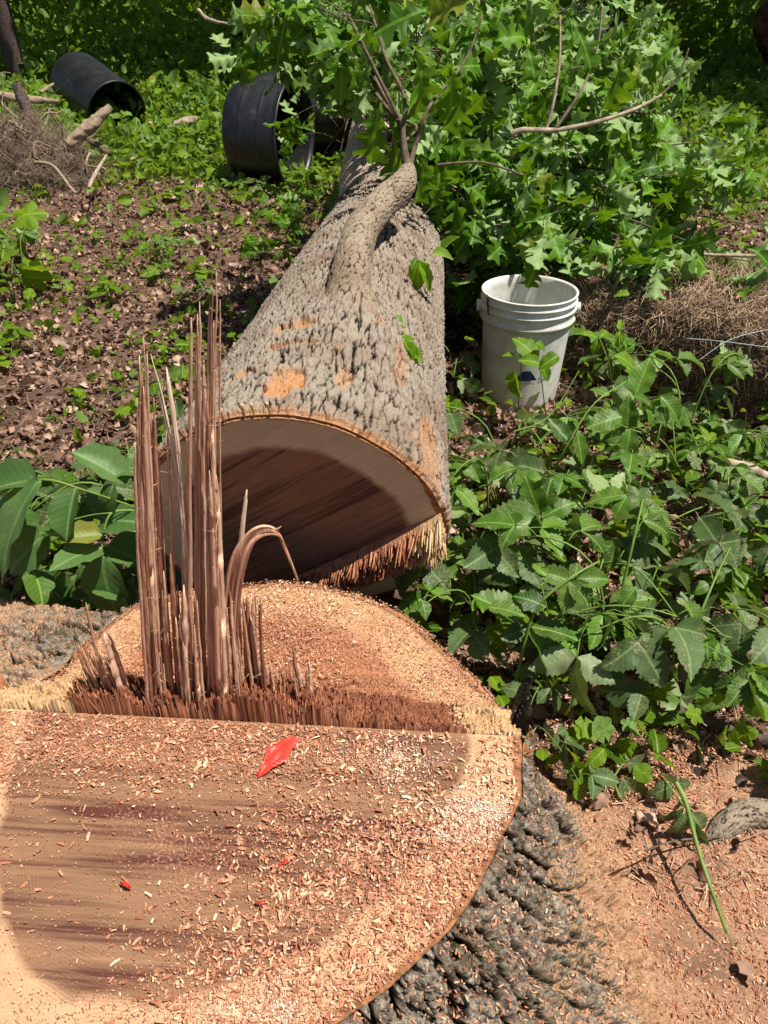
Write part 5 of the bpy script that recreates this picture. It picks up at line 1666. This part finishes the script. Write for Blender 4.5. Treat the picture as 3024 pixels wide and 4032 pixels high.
def cover():
    # right of the trunk, under the brambles
    mb = MB()
    n = 15000
    x, y = scatter_xy(n, .75, 6.0, 1.4)
    side = x > np.interp(y, AP[:, 1], AP[:, 0])
    dens = np.where(side, .20, np.clip(.03 + .45 * sstep(.12, .5, fbm(x * 1.3, y * 1.3, x * 0 + 6, 3)), 0, 1) + .35 * sstep(5.0, 6, y))
    dens *= np.where(side & (((x - .56) / .34) ** 2 + ((y - .45) / .36) ** 2 < 1), .03, 1)
    k = ok_ground(x, y) & (RS.rand(n) < dens)
    x, y = x[k], y[k]; n = len(x); side = x > np.interp(y, AP[:, 1], AP[:, 0])
    z = gz(x, y) + .01 + np.where(side, .10, .045) * RS.rand(n)
    D = rdir(n) * np.array([[1, 1, .5]])
    for i, (tp, a, b) in enumerate((('serrate', 0, .4), ('heart', .4, .65), ('maple', .65, .8), ('ovate', .8, 1.01))):
        r = RS.rand(n) if i == 0 else r
        m = (r >= a) & (r < b)
        leaves(mb, TPL[tp], np.stack([x, y, z], 1)[m], D[m], rdir(m.sum(), 1.3), RS.uniform(.028, .058, m.sum()))
    tag(mb.build('ground_cover', M['cover']), 'low mixed green ground cover among the dead leaves', 'ground cover', None, 'stuff')
    # sunny growth beyond the litter, left and right
    mb = MB()
    n = 40000
    x, y = scatter_xy(n, 4.6, 17, 1.25)
    edge = 6.3 + .9 * fbm(x * .6, y * .6, x * 0 + 2, 3) - 1.0 * sstep(-1.6, 0.0, x)
    k = ok_ground(x, y) & (RS.rand(n) < sstep(-.6, .6, y - edge) * .95 + .05)
    x, y = x[k], y[k]; n = len(x)
    mound = np.clip(.16 + .55 * fbm(x * .9, y * .9, x * 0 + 9, 3), .03, 1) * sstep(5.2, 8.5, y) + .06
    mound = mound + .55 * sstep(9.5, 13, y) * (x < 2.4)
    mound = np.where(x > 2.4, mound * .55, mound)
    z = gz(x, y) + mound * RS.rand(n) ** .7
    D = rdir(n, -.1)
    leaves(mb, TPL['simple'], np.stack([x, y, z], 1), D, rdir(n, 1.0), RS.uniform(.05, .15, n) * (.6 + .045 * y))
    tag(mb.build('undergrowth', M['far']), 'sunlit leafy undergrowth covering the ground behind the barrels', 'undergrowth', None, 'stuff')


cover()


# ------------------------------------------------------------------ woods behind
def far_tree(x, y, h, r, crown, label, group='trees at the back of the clearing'):
    t_ = empty('woodland_tree', (x, y, float(gz(x, y))), label, 'tree', group)
    z0 = float(gz(x, y)) - .1
    lean = np.array([random.uniform(-.3, .3), random.uniform(-.3, .3), 0])
    P = [np.array([x, y, z0]), np.array([x, y, z0 + h * .4]) + lean * .4, np.array([x, y, z0 + h]) + lean]
    mb = MB()
    mb.add(*tube(P, [r * 1.25, r, r * .4], 12, n=30, rough=.3))
    lm = MB()
    Ps = []
    for i in range(9):
        a = random.uniform(0, 6.28); s = random.uniform(.35, .95)
        b = P[0] * (1 - s) + P[2] * s
        e = b + np.array([math.cos(a), math.sin(a), .35]) * crown * random.uniform(.6, 1.1)
        mb.add(*tube([b, (b + e) / 2 + np.array([0, 0, .15]), e], [r * .35, r * .2, r * .06], 6, n=8))
        m = 95
        c = b + (e - b) * RS.uniform(.4, 1.1, (m, 1))
        Ps.append(c + RS.randn(m, 3) * crown * .27)
    mb.build('trunk', M['darkstick'], t_)
    Ps = np.concatenate(Ps)
    n = len(Ps)
    leaves(lm, TPL['simple'], Ps, rdir(n, -.3), rdir(n, 1.0), RS.uniform(.28, .5, n))
    lm.build('crown', M['far'], t_)


TREES = [(-4.6, 10.8, 6.5, .10, 2.2), (-7.5, 12.5, 7, .14, 2.6), (-2.0, 12.8, 7.5, .12, 2.6), (.6, 12.0, 7, .11, 2.5), (3.2, 12.6, 8, .16, 2.6), (5.6, 11.6, 7, .13, 2.4), (7.4, 10.4, 7, .13, 2.4),
         (-5.5, 16, 9, .2, 3.2), (-.8, 16.5, 9, .18, 3.2), (3.8, 16.8, 9, .2, 3.2), (8.2, 15, 9, .2, 3.2), (-10, 17, 9, .2, 3.2), (12, 17, 9, .2, 3.4), (6.5, 14.0, 8, .15, 2.8)]
for i, a in enumerate(TREES):
    far_tree(*a, 'dark woodland tree in the shade at the back of the clearing')


def thicket():
    mb = MB()
    n = 30000
    x = RS.uniform(-16, 17, n); y = 14.5 + 9 * RS.rand(n)
    h = 1.4 + .9 * fbm(x * .4, y * .4, x * 0, 3) + .12 * (y - 14)
    z = gz(x, y) + h * RS.rand(n)
    leaves(mb, TPL['simple'], np.stack([x, y, z], 1), rdir(n, -.2), rdir(n, 1.0), RS.uniform(.12, .3, n))
    tag(mb.build('thicket', M['far']), 'shaded thicket closing the view at the back of the clearing', 'thicket', None, 'stuff')


thicket()
# upturned earth of a root plate in the shade, top right
rp = empty('root_plate', (6.6, 12.2, .4), 'upturned reddish root plate in the dark woods at upper right', 'root plate')
th = np.linspace(0, 2 * np.pi, 60, endpoint=False); ph = np.linspace(0, np.pi, 40)
A_, B_ = np.meshgrid(th, ph, indexing='ij')
rr = 1 + .3 * fbm(np.cos(A_) * 2, np.sin(A_) * 2, B_ * 2, 4)
V = np.stack([6.2 + .95 * rr * np.sin(B_) * np.cos(A_), 12.2 + .4 * rr * np.sin(B_) * np.sin(A_), .8 + .75 * rr * np.cos(B_)], -1).reshape(-1, 3)
mesh_np('soil_mass', V, grid_quads(60, 40, wrap=True), None, m_simple('red_soil', [(0.3, (0.05, 0.022, 0.015)), (0.7, (0.20, 0.095, 0.065))], 8, bump=1, bd=.05), rp)
n = 500
a = RS.rand(n) * 6.28
P = np.stack([6.2 + .9 * np.cos(a) * RS.rand(n), 11.8 + 0 * a, .8 + .8 * np.sin(a) * RS.rand(n)], 1)
V, Q = spikes(P, rdir(n) + np.array([[0, -.8, -.5]]), RS.uniform(.1, .5, n), RS.uniform(.01, .03, n), seg=5, bend=.5)
o = mesh_np('roots', V, Q, None, M['root'], rp); o['kind'] = 'stuff'


# ------------------------------------------------------------------ barrels
def lathe(prof, k=72, cut=None):
    """prof list of (r, z); axis +z. cut = (a0, a1, z0, z1) removes a window"""
    prof = np.asarray(prof, float)
    a = np.linspace(0, 2 * np.pi, k, endpoint=False)
    V = np.stack([prof[None, :, 0] * np.cos(a)[:, None], prof[None, :, 0] * np.sin(a)[:, None], np.tile(prof[:, 1], (k, 1))], -1).reshape(-1, 3)
    Q = grid_quads(k, len(prof), wrap=True)
    if cut:
        c = V[Q].mean(1)
        an = np.degrees(np.arctan2(c[:, 1], c[:, 0])) % 360
        ca, cz, ra, rz = cut
        da = (an - ca + 180) % 360 - 180
        Q = Q[~((da / ra) ** 2 + ((c[:, 2] - cz) / rz) ** 2 < 1)]
    return V, Q


def fine(prof, step=.02):
    out = [prof[0]]
    for p, q in zip(prof[:-1], prof[1:]):
        m = max(1, int(math.dist(p, q) / step))
        for i in range(1, m + 1): out.append((p[0] + (q[0] - p[0]) * i / m, p[1] + (q[1] - p[1]) * i / m))
    return out


def barrel(loc, axis, L, r, label, cut=None, dent=0.0, spin=0, sx=1.0, printed=False):
    ax = Vector(axis).normalized()
    e = empty('plastic_barrel', loc, label, 'barrel', 'black plastic barrels')
    rotq = ax.to_track_quat('Z', 'Y')
    prof = [(.001, 0), (r * .80, 0), (r * .93, .025), (r * .985, .07)]
    z = .07
    for zc in (L * .34, L * .66):
        prof += [(r, zc - .03), (r * .996, zc - .012), (r * .994, zc - .004), (r * 1.008, zc + .006), (r * 1.008, zc + .014), (r * 1.0, zc + .024)]
    prof += [(r, L - .05), (r * .985, L - .02), (r * 1.02, L - .012), (r * 1.02, L), (r * .985, L), (r * .965, L - .03), (r * .965, .08), (r * .9, .03), (.001, .02)]
    V, Q = lathe(fine(prof, .03), 84, cut)
    if dent:
        V[:, :2] *= (1 + dent * np.cos(2 * np.arctan2(V[:, 1:2], V[:, 0:1]) + .6) * (V[:, 2:] / L)) * (1 - .02 * fbm(V[:, :1] * 4, V[:, 1:2] * 4, V[:, 2:] * 4, 2))
    V[:, 2] *= 1
    m = (rotq.to_matrix() @ Matrix.Rotation(spin, 3, 'Z'))
    W = V @ np.array(m).T + np.array(loc)
    o = mesh_np('body', W, Q, None, M['barrel'], e)
    # rolled hoop at the mouth
    a = np.linspace(0, 2 * np.pi, 61)
    P = np.stack([r * 1.02 * np.cos(a), r * 1.02 * np.sin(a), np.full(61, L - .006)], 1)
    if dent: P[:, :2] *= (1 + dent * np.cos(2 * a + .6))[:, None]
    P = P @ np.array(m).T + np.array(loc)
    mb = MB(); mb.add(*tube(P, .009, 8, cap=False))
    mb.build('rim', M['plastic'], e)
    return e


mth = at_y(462, 452, 8.15); bck = at_y(300, 318, 8.75)
axv = mth - bck
barrel(tuple(bck), tuple(axv), float(np.linalg.norm(axv)) + .0, .295, 'black barrel tilted with its open mouth towards the camera, near the root clump')
b1 = at_y(893, 560, 5.75); b1e = at_y(1142, 575, 5.55)
barrel(tuple(b1 + np.array([.06, .22, .03])), tuple(b1e - b1 + np.array([0, .05, 0])), .44, .335, 'crumpled black barrel lying on its side left of the trunk, seen from the side', dent=.05, spin=1.0)
b2 = at_y(1010, 420, 6.25)
barrel((b2[0] - .03, 6.42, .36), (1, .15, .12), .86, .30, 'black barrel with a hole in its side lying behind the crumpled one', cut=(0, .2, 35, .13), spin=R(200))

# ------------------------------------------------------------------ bucket
def bucket():
    cx, cy = .468, 2.352
    e = empty('plastic_bucket', (cx, cy, 0), 'open white plastic bucket standing among brambles right of the trunk', 'bucket')
    H = .375; r0, r1 = .128, .146
    prof = [(.001, .004), (r0 - .006, .0), (r0, .008), (r1 - .003, H - .09), (r1 + .006, H - .088), (r1 + .009, H - .083), (r1 + .003, H - .078), (r1 + .003, H - .052), (r1 + .009, H - .050), (r1 + .009, H - .046),
            (r1 + .003, H - .043), (r1 + .002, H - .030), (r1 + .009, H - .027), (r1 + .009, H - .022), (r1 + .003, H - .018), (r1 + .003, H - .006), (r1 + .008, H - .004), (r1 + .008, H), (r1 + .003, H + .001), (r1 - .001, H - .004), (r1 - .006, H - .1), (r0 - .004, .012), (.001, .010)]
    V, Q = lathe(fine(prof, .02), 96)
    mesh_np('body', V + np.array([cx, cy, 0]), Q, None, M['bucket'], e)
    a = np.linspace(0, 2 * np.pi, 97)
    mb = MB()
    for k in range(36):       # stiffening webs between the collar rings
        an = k * 10
        if k % 9 in (0,): continue
    # handle lugs and wire bail hanging at the sides
    for sgn, an in ((1, R(-5)), (-1, R(175))):
        c = np.array([cx + (r1 + .012) * math.cos(an), cy + (r1 + .012) * math.sin(an), H - .055])
        V, Q, T_ = tube([c - np.array([math.cos(an), math.sin(an), 0]) * .012, c + np.array([math.cos(an), math.sin(an), 0]) * .008], [.020, .017], 16, n=5)
        mesh_np('handle_lug', V, Q, T_, M['bucket'], e)
    P = []
    for t_ in np.linspace(0, np.pi, 30):
        P.append((cx - (r1 + .016) * math.cos(t_), cy + .012 + (r1 + .03) * math.sin(t_) * .98, H - .055 - .10 * math.sin(t_)))
    V, Q, T_ = tube(P, .0022, 6)
    mesh_np('wire_handle', V, Q, T_, M['rust'], e)
    # rust streak over the collar, printed patch
    def patch(a0, a1, z0, z1, nm, mt, off=.0015, shape=None):
        aa = np.linspace(R(a0), R(a1), 24); zz = np.linspace(z0, z1, 10)
        AA, ZZ = np.meshgrid(aa, zz, indexing='ij')
        rr = np.interp(ZZ, [0, H - .09], [r0, r1 - .003]) + off
        V = np.stack([cx + rr * np.cos(AA), cy + rr * np.sin(AA), ZZ], -1)
        if shape: V = V.copy(); V[..., 2] = shape(AA, ZZ)
        mesh_np(nm, V.reshape(-1, 3), grid_quads(24, 10), None, mt, e)
    patch(-108, -78, .115, .150, 'blue_print', M['blue'], shape=lambda A, Z: .118 + (Z - .115) * np.clip(np.sin((A - R(-108)) / R(30) * np.pi) * 1.1, .15, 1) + .008 * (A - R(-93)))
    for i, (a0, z0) in enumerate(((-74, .115), (-74, .128), (-70, .115), (-66, .120), (-66, .132))):
        patch(a0, a0 + 2.6, z0, z0 + .009, 'grey_print', M['greyprint'])
    an = R(-158)
    V, Q, T_ = tube([(cx + (r1 + .010) * math.cos(an + s * .12), cy + (r1 + .010) * math.sin(an + s * .12), H + .002 - s * .06) for s in np.linspace(0, 1, 8)], [.003, .0035, .003, .004, .003, .0035, .003, .002], 6, rough=.5)
    mesh_np('rust_streak', V, Q, T_, M['rust'], e)


bucket()


# ------------------------------------------------------------------ straw bale
def bale():
    c = np.array((1.22, 2.47, .17)); an = R(-33); hx, hy, hz = .70, .30, .175
    e = empty('straw_bale', (1.22, 2.47, 0), 'weathered straw bale slumped on the ground right of the bucket', 'straw bale')
    u = np.array([math.cos(an), math.sin(an), 0]); v = np.array([-math.sin(an), math.cos(an), 0]); wv = np.array([0, 0, 1.0])
    A, B = np.meshgrid(np.linspace(-np.pi, np.pi, 120, endpoint=False), np.linspace(-np.pi / 2, np.pi / 2, 60), indexing='ij')
    sg = lambda x, p: np.sign(x) * np.abs(x) ** p
    X = sg(np.cos(B), .4) * sg(np.cos(A), .4); Y = sg(np.cos(B), .4) * sg(np.sin(A), .4); Z = sg(np.sin(B), .5)
    nn = 1 + .15 * fbm(X * 3.2, Y * 3.2, Z * 3, 4)
    V = c + (X * hx * nn)[..., None] * u + (Y * hy * nn)[..., None] * v + (Z * hz * nn)[..., None] * wv
    mesh_np('straw_body', V.reshape(-1, 3), grid_quads(120, 60, wrap=True), None, m_simple('packed_straw', [(0.3, (0.06, 0.034, 0.022)), (0.6, (0.20, 0.12, 0.07)), (0.8, (0.42, 0.29, 0.17))], 60, (1, 1, 3), bump=1, bd=.02), e)
    n = 36000
    q = RS.uniform(-1, 1, (n, 3)); f_ = RS.choice(4, n, p=[.36, .40, .12, .12])
    q[f_ == 0, 2] = 1; q[f_ == 1, 1] = -1; q[f_ == 2, 0] = -1; q[f_ == 3, 1] = 1
    F_ = (np.abs(q[:, 0]) ** 5 + np.abs(q[:, 1]) ** 5) ** .8 + q[:, 2] ** 4
    q *= (F_ ** -.25)[:, None]
    X, Y, Z = q[:, 0], q[:, 1], q[:, 2]
    nn = 1 + .15 * fbm(X * 3.2, Y * 3.2, Z * 3, 4)
    P = c + (X * hx * nn)[:, None] * u + (Y * hy * nn)[:, None] * v + (Z * hz * nn)[:, None] * wv
    Nn = X[:, None] * u / hx + Y[:, None] * v / hy + Z[:, None] * wv / hz
    Nn /= np.linalg.norm(Nn, axis=1)[:, None]
    D = rdir(n); D = D - Nn * (np.sum(D * Nn, 1) * .6)[:, None]
    L = RS.uniform(.02, .12, n)
    P = P - D * (L * .5)[:, None] + Nn * .003
    V, Q = spikes(P, D + Nn * RS.uniform(0, .35, n)[:, None], L, RS.uniform(.002, .005, n), seg=3, bend=.15)
    o = mesh_np('loose_straw', V, Q, None, M['straw'], e, smooth=False); o['kind'] = 'stuff'
    # stubble standing up at the end next to the bucket
    n = 60
    P = c + (-hx * RS.uniform(.80, .98, n))[:, None] * u + RS.uniform(-.25, .25, n)[:, None] * v + np.array([[0, 0, .11]])
    V, Q = spikes(P, rdir(n, 2.2), RS.uniform(.05, .12, n), RS.uniform(.003, .005, n), seg=3, bend=.1)
    o = mesh_np('straw_stubble', V, Q, None, M['straw'], e, smooth=False); o['kind'] = 'stuff'
    tw = [at_y(2700, 1332, 2.18), at_y(2850, 1345, 2.12), at_y(3060, 1372, 2.05)]
    V, Q, T_ = tube(tw, .0011, 5, n=14)
    mesh_np('twine', V, Q, T_, M['twine'], e)
    V, Q, T_ = tube([at_y(2750, 1420, 2.1), at_y(2880, 1335, 2.12), at_y(3060, 1290, 2.15)], .0010, 5, n=14)
    mesh_np('twine', V, Q, T_, M['twine'], e)
    # loose straw fallen round the bale
    n = 2600
    x = RS.uniform(.55, 1.8, n); y = RS.uniform(1.6, 2.7, n)
    P = np.stack([x, y, gz(x, y) + .01 + .02 * RS.rand(n)], 1)
    V, Q = spikes(P, rdir(n) * np.array([[1, 1, .2]]), RS.uniform(.03, .12, n), RS.uniform(.0018, .004, n), seg=3, bend=.15)
    tag(mesh_np('fallen_straw', V, Q, None, M['straw'], smooth=False), 'loose straw fallen on the ground round the bale', 'straw', None, 'stuff')


bale()


# ------------------------------------------------------------------ root clump and sticks, left
def root_clump():
    c = np.array((-2.55, 5.65))
    e = empty('root_clump', (-2.55, 5.65, 0), 'tangled clump of dead roots and dry soil at the left edge', 'root clump')
    A, B = np.meshgrid(np.linspace(-np.pi, np.pi, 110, endpoint=False), np.linspace(0, np.pi / 2, 50), indexing='ij')
    r = 1 + .35 * fbm(np.cos(A) * 2, np.sin(A) * 2, B * 2, 5)
    V = np.stack([c[0] + .50 * r * np.sin(B) * np.cos(A), c[1] + .42 * r * np.sin(B) * np.sin(A), -.03 + .42 * r * np.cos(B)], -1)
    mesh_np('soil_mound', V.reshape(-1, 3), grid_quads(110, 50, wrap=True), None, m_simple('dry_soil', [(0.3, (0.035, 0.022, 0.016)), (0.6, (0.12, 0.08, 0.055)), (0.8, (0.24, 0.17, 0.12))], 22, bump=1, bd=.03), e)
    mb = MB()
    for i in range(150):
        a = random.uniform(0, 6.28); rr = random.uniform(.0, .55)
        p = np.array([c[0] + rr * math.cos(a), c[1] + rr * math.sin(a) * .8, random.uniform(.05, .50) * (1 - rr * .9)])
        pts = [p]
        d = np.array([random.gauss(0, 1), random.gauss(-.4, .6), random.gauss(-.1, .5)]); d /= np.linalg.norm(d)
        for k in range(5):
            d = d + np.array([random.gauss(0, .5), random.gauss(0, .5), random.gauss(-.12, .4)]); d /= np.linalg.norm(d)
            q = pts[-1] + d * random.uniform(.04, .13)
            q[2] = max(q[2], .02)
            pts.append(q)
        r0 = random.uniform(.0025, .011)
        mb.add(*tube(pts, np.linspace(r0, r0 * .3, 6), 6, n=18, rough=.2))
    o = mb.build('root_tangle', M['root'], e); o['kind'] = 'stuff'
    n = 5200
    a = RS.rand(n) * 6.28; b = np.arccos(RS.rand(n))
    P = np.stack([c[0] + .52 * np.sin(b) * np.cos(a), c[1] + .45 * np.sin(b) * np.sin(a), .42 * np.cos(b)], 1) + RS.randn(n, 3) * .05
    P[:, 2] = np.maximum(P[:, 2], .01)
    V, Q = spikes(P, rdir(n), RS.uniform(.03, .15, n), RS.uniform(.0015, .004, n), seg=6, bend=.9)
    o = mesh_np('fine_roots', V, Q, None, M['root'], e); o['kind'] = 'stuff'


root_clump()


def stick(pts, rad, mat, label, cat='stick', name='stick', group=None, k=10, rough=.35):
    P = np.array([at_y(*p) if len(p) == 3 else at_z(p[0], p[1], .02) for p in pts])
    V, Q, T_ = tube(P, rad, 24 if max(rad) > .015 else k, n=110, rough=rough)
    o = mesh_np(name, V - P[0], Q, T_, M[mat])
    o.location = P[0]
    tag(o, label, cat, group)


stick([(130, 490, 5.9), (100, 420, 5.95), (65, 330, 6.0)], [.05, .045, .03], 'darkstick', 'dark broken branch stub rising from the root clump')
stick([(-40, 370, 6.4), (60, 385, 6.4), (150, 395, 6.4), (230, 400, 6.4)], [.035, .03, .026, .012], 'root', 'pale horizontal branch behind the root clump')
stick([(265, 570, 5.6), (350, 500, 5.7), (435, 420, 5.8)], [.035, .045, .022], 'root', 'thick split stick leaning up in front of the tilted barrel')
stick([(322, 530, 5.9), (380, 570, 5.8), (430, 605, 5.7)], [.018, .022, .018], 'twig', 'short brown stick below the mouth of the tilted barrel')
stick([(480, 575, 7.0), (540, 525, 7.2), (608, 478, 7.4)], [.025, .03, .02], 'paletwig', 'pale curved stick lying right of the tilted barrel')
stick([(690, 490, 7.2), (740, 478, 7.2), (775, 470, 7.2)], [.03, .035, .03], 'paletwig', 'stubby pale log piece in the green between the barrels')
stick([(490, 630, 6.2), (520, 625, 6.25), (550, 617, 6.3)], [.008, .010, .008], 'paletwig', 'short pale twig on the litter below the tilted barrel')
stick([(210, 330, 7.6), (160, 365, 7.4)], [.01, .016], 'root', 'thin root end above the root clump')
stick([(140, 640, 5.2), (210, 655, 5.1), (300, 760, 4.9), (330, 705, 4.8)], [.012, .010, .009, .004], 'root', 'wavy root sweeping down from the root clump')
stick([(350, 740, 5.1), (372, 690, 5.2), (420, 610, 5.4)], [.012, .014, .006], 'paletwig', 'forked pale twig standing on the litter right of the root clump')
stick([(780, 40, 9.0), (830, 80, 8.9), (945, 100, 8.8)], [.02, .018, .006], 'paletwig', 'bare pale branch in the green above the gap between the barrels')
stick([(700, 1640, 2.15), (600, 900 + 740, 2.2)], [.006, .004], 'twig', 'thin twig on the litter behind the splinters')
stick([(2640, 2775), (2760, 2830), (3100, 2945)], [.009, .010, .011], 'darkstick', 'dark slender branch through the thicket at the right edge')
stick([(2740, 2560), (2880, 2590), (3100, 2640)], [.018, .022, .024], 'rock', 'bark covered log piece half hidden in the thicket at the right edge')
stick([(2780, 3300, .70), (2850, 3180, .76), (2925, 3060, .80)], [.010, .011, .009], 'darkstick', 'dark grey stick leaning over the sawdust at the right')
o = bark_tube([at_z(2790, 3330, .01), at_z(2860, 3245, .03), at_z(2950, 3200, .03), at_z(3100, 3215, .02)], [.011, .017, .020, .022], 60, 160, 'stick', M['limbbark'], None, 0.22)
tag(o, 'gnarled grey branch lying at the right edge of the sawdust', 'stick')
stick([(2860, 1820, 1.7), (2960, 1850, 1.68), (3060, 1900, 1.66)], [.012, .014, .013], 'paletwig', 'pale peeled stick among dusty leaves at the right edge')
stick([(2540, 3350, .60), (2700, 3305, .66), (3060, 3290, .70)], [.0015, .0015, .001], 'twig', 'thin brown tendril crossing the sawdust')
stick([(2870, 2290), (2950, 2340), (3060, 2440)], [.004, .007, .008], 'paletwig', 'grey twig slanting through leaves at the right edge')
stick([(380, 1680, 1.9), (440, 1560, 2.05), (620, 1500, 2.1)], [.003, .004, .003], 'darkstick', 'dark thin twig leaning over the litter left of the splinters')

# bark slabs and pale flakes at the foot of the stump
for i, (px, py, s_, lb) in enumerate([(2290, 2980, .05, 'pale flake of bark on the ground below the thicket'), (1880, 2480, .045, 'pale bark flake just behind the right rim of the stump'), (2380, 3120, .04, 'dark bark flake at the top of the stump flare'),
                                      (2900, 3790, .035, 'brown crumpled leaf on the sawdust at lower right')]):
    p = at_z(px, py, .03)
    V, Q, T_, UV = leaf_tpl('ovate', .5, .9, .10, i + 40, .9)
    o = mesh_np('bark_flake', V * s_, Q, None, M['rock'] if i < 2 else M['litter'])
    o.location = p; o.rotation_euler = (.2, .1, i * 1.3)
    tag(o, lb, 'bark flake')

# ------------------------------------------------------------------ red plastic on the stump
def red_piece(px, py, qx, qy, wd, label, n=9):
    a = at_z(px, py, ZC + .004); b = at_z(qx, qy, ZC + .006)
    d = b - a; L = np.linalg.norm(d); d /= L
    s_ = np.array([-d[1], d[0], 0])
    t_ = np.linspace(0, 1, n)
    wdt = wd * np.interp(t_, [0, .12, .3, .5, .62, .85, 1], [.12, .45, .62, 1.05, .85, .8, .35]) * (1 + .12 * np.sin(t_ * 40))
    rows = []
    for f in np.linspace(-1, 1, 9):
        rows.append(a + d * (t_ * L + .0015 * np.sin(f * 9))[:, None] + s_ * (f * wdt)[:, None] + np.stack([0 * t_, 0 * t_, .0018 * np.sin(f * 8 + t_ * 2) + .004 * np.sin(t_ * 3) + .003 * (f < -.6)], 1))
    o = mesh_np('plastic_scrap', np.concatenate(rows) - a, grid_quads(9, n), None, M['red'])
    o.location = a
    o.data.polygons.foreach_set('use_smooth', np.zeros(len(o.data.polygons), dtype=bool))
    sm = o.modifiers.new('thickness', 'SOLIDIFY'); sm.thickness = .0006
    tag(o, label, 'plastic scrap')


red_piece(1016, 3058, 1165, 2905, .0145, 'large creased red plastic strip lying on the stump cut')
red_piece(478, 3478, 512, 3500, .0022, 'small red plastic scrap on the left of the stump cut', 5)
red_piece(1104, 3412, 1132, 3392, .0020, 'tiny orange-red scrap below the large red strip', 5)
red_piece(1012, 3556, 1030, 3566, .0016, 'tiniest red scrap near the middle bottom of the stump cut', 5)
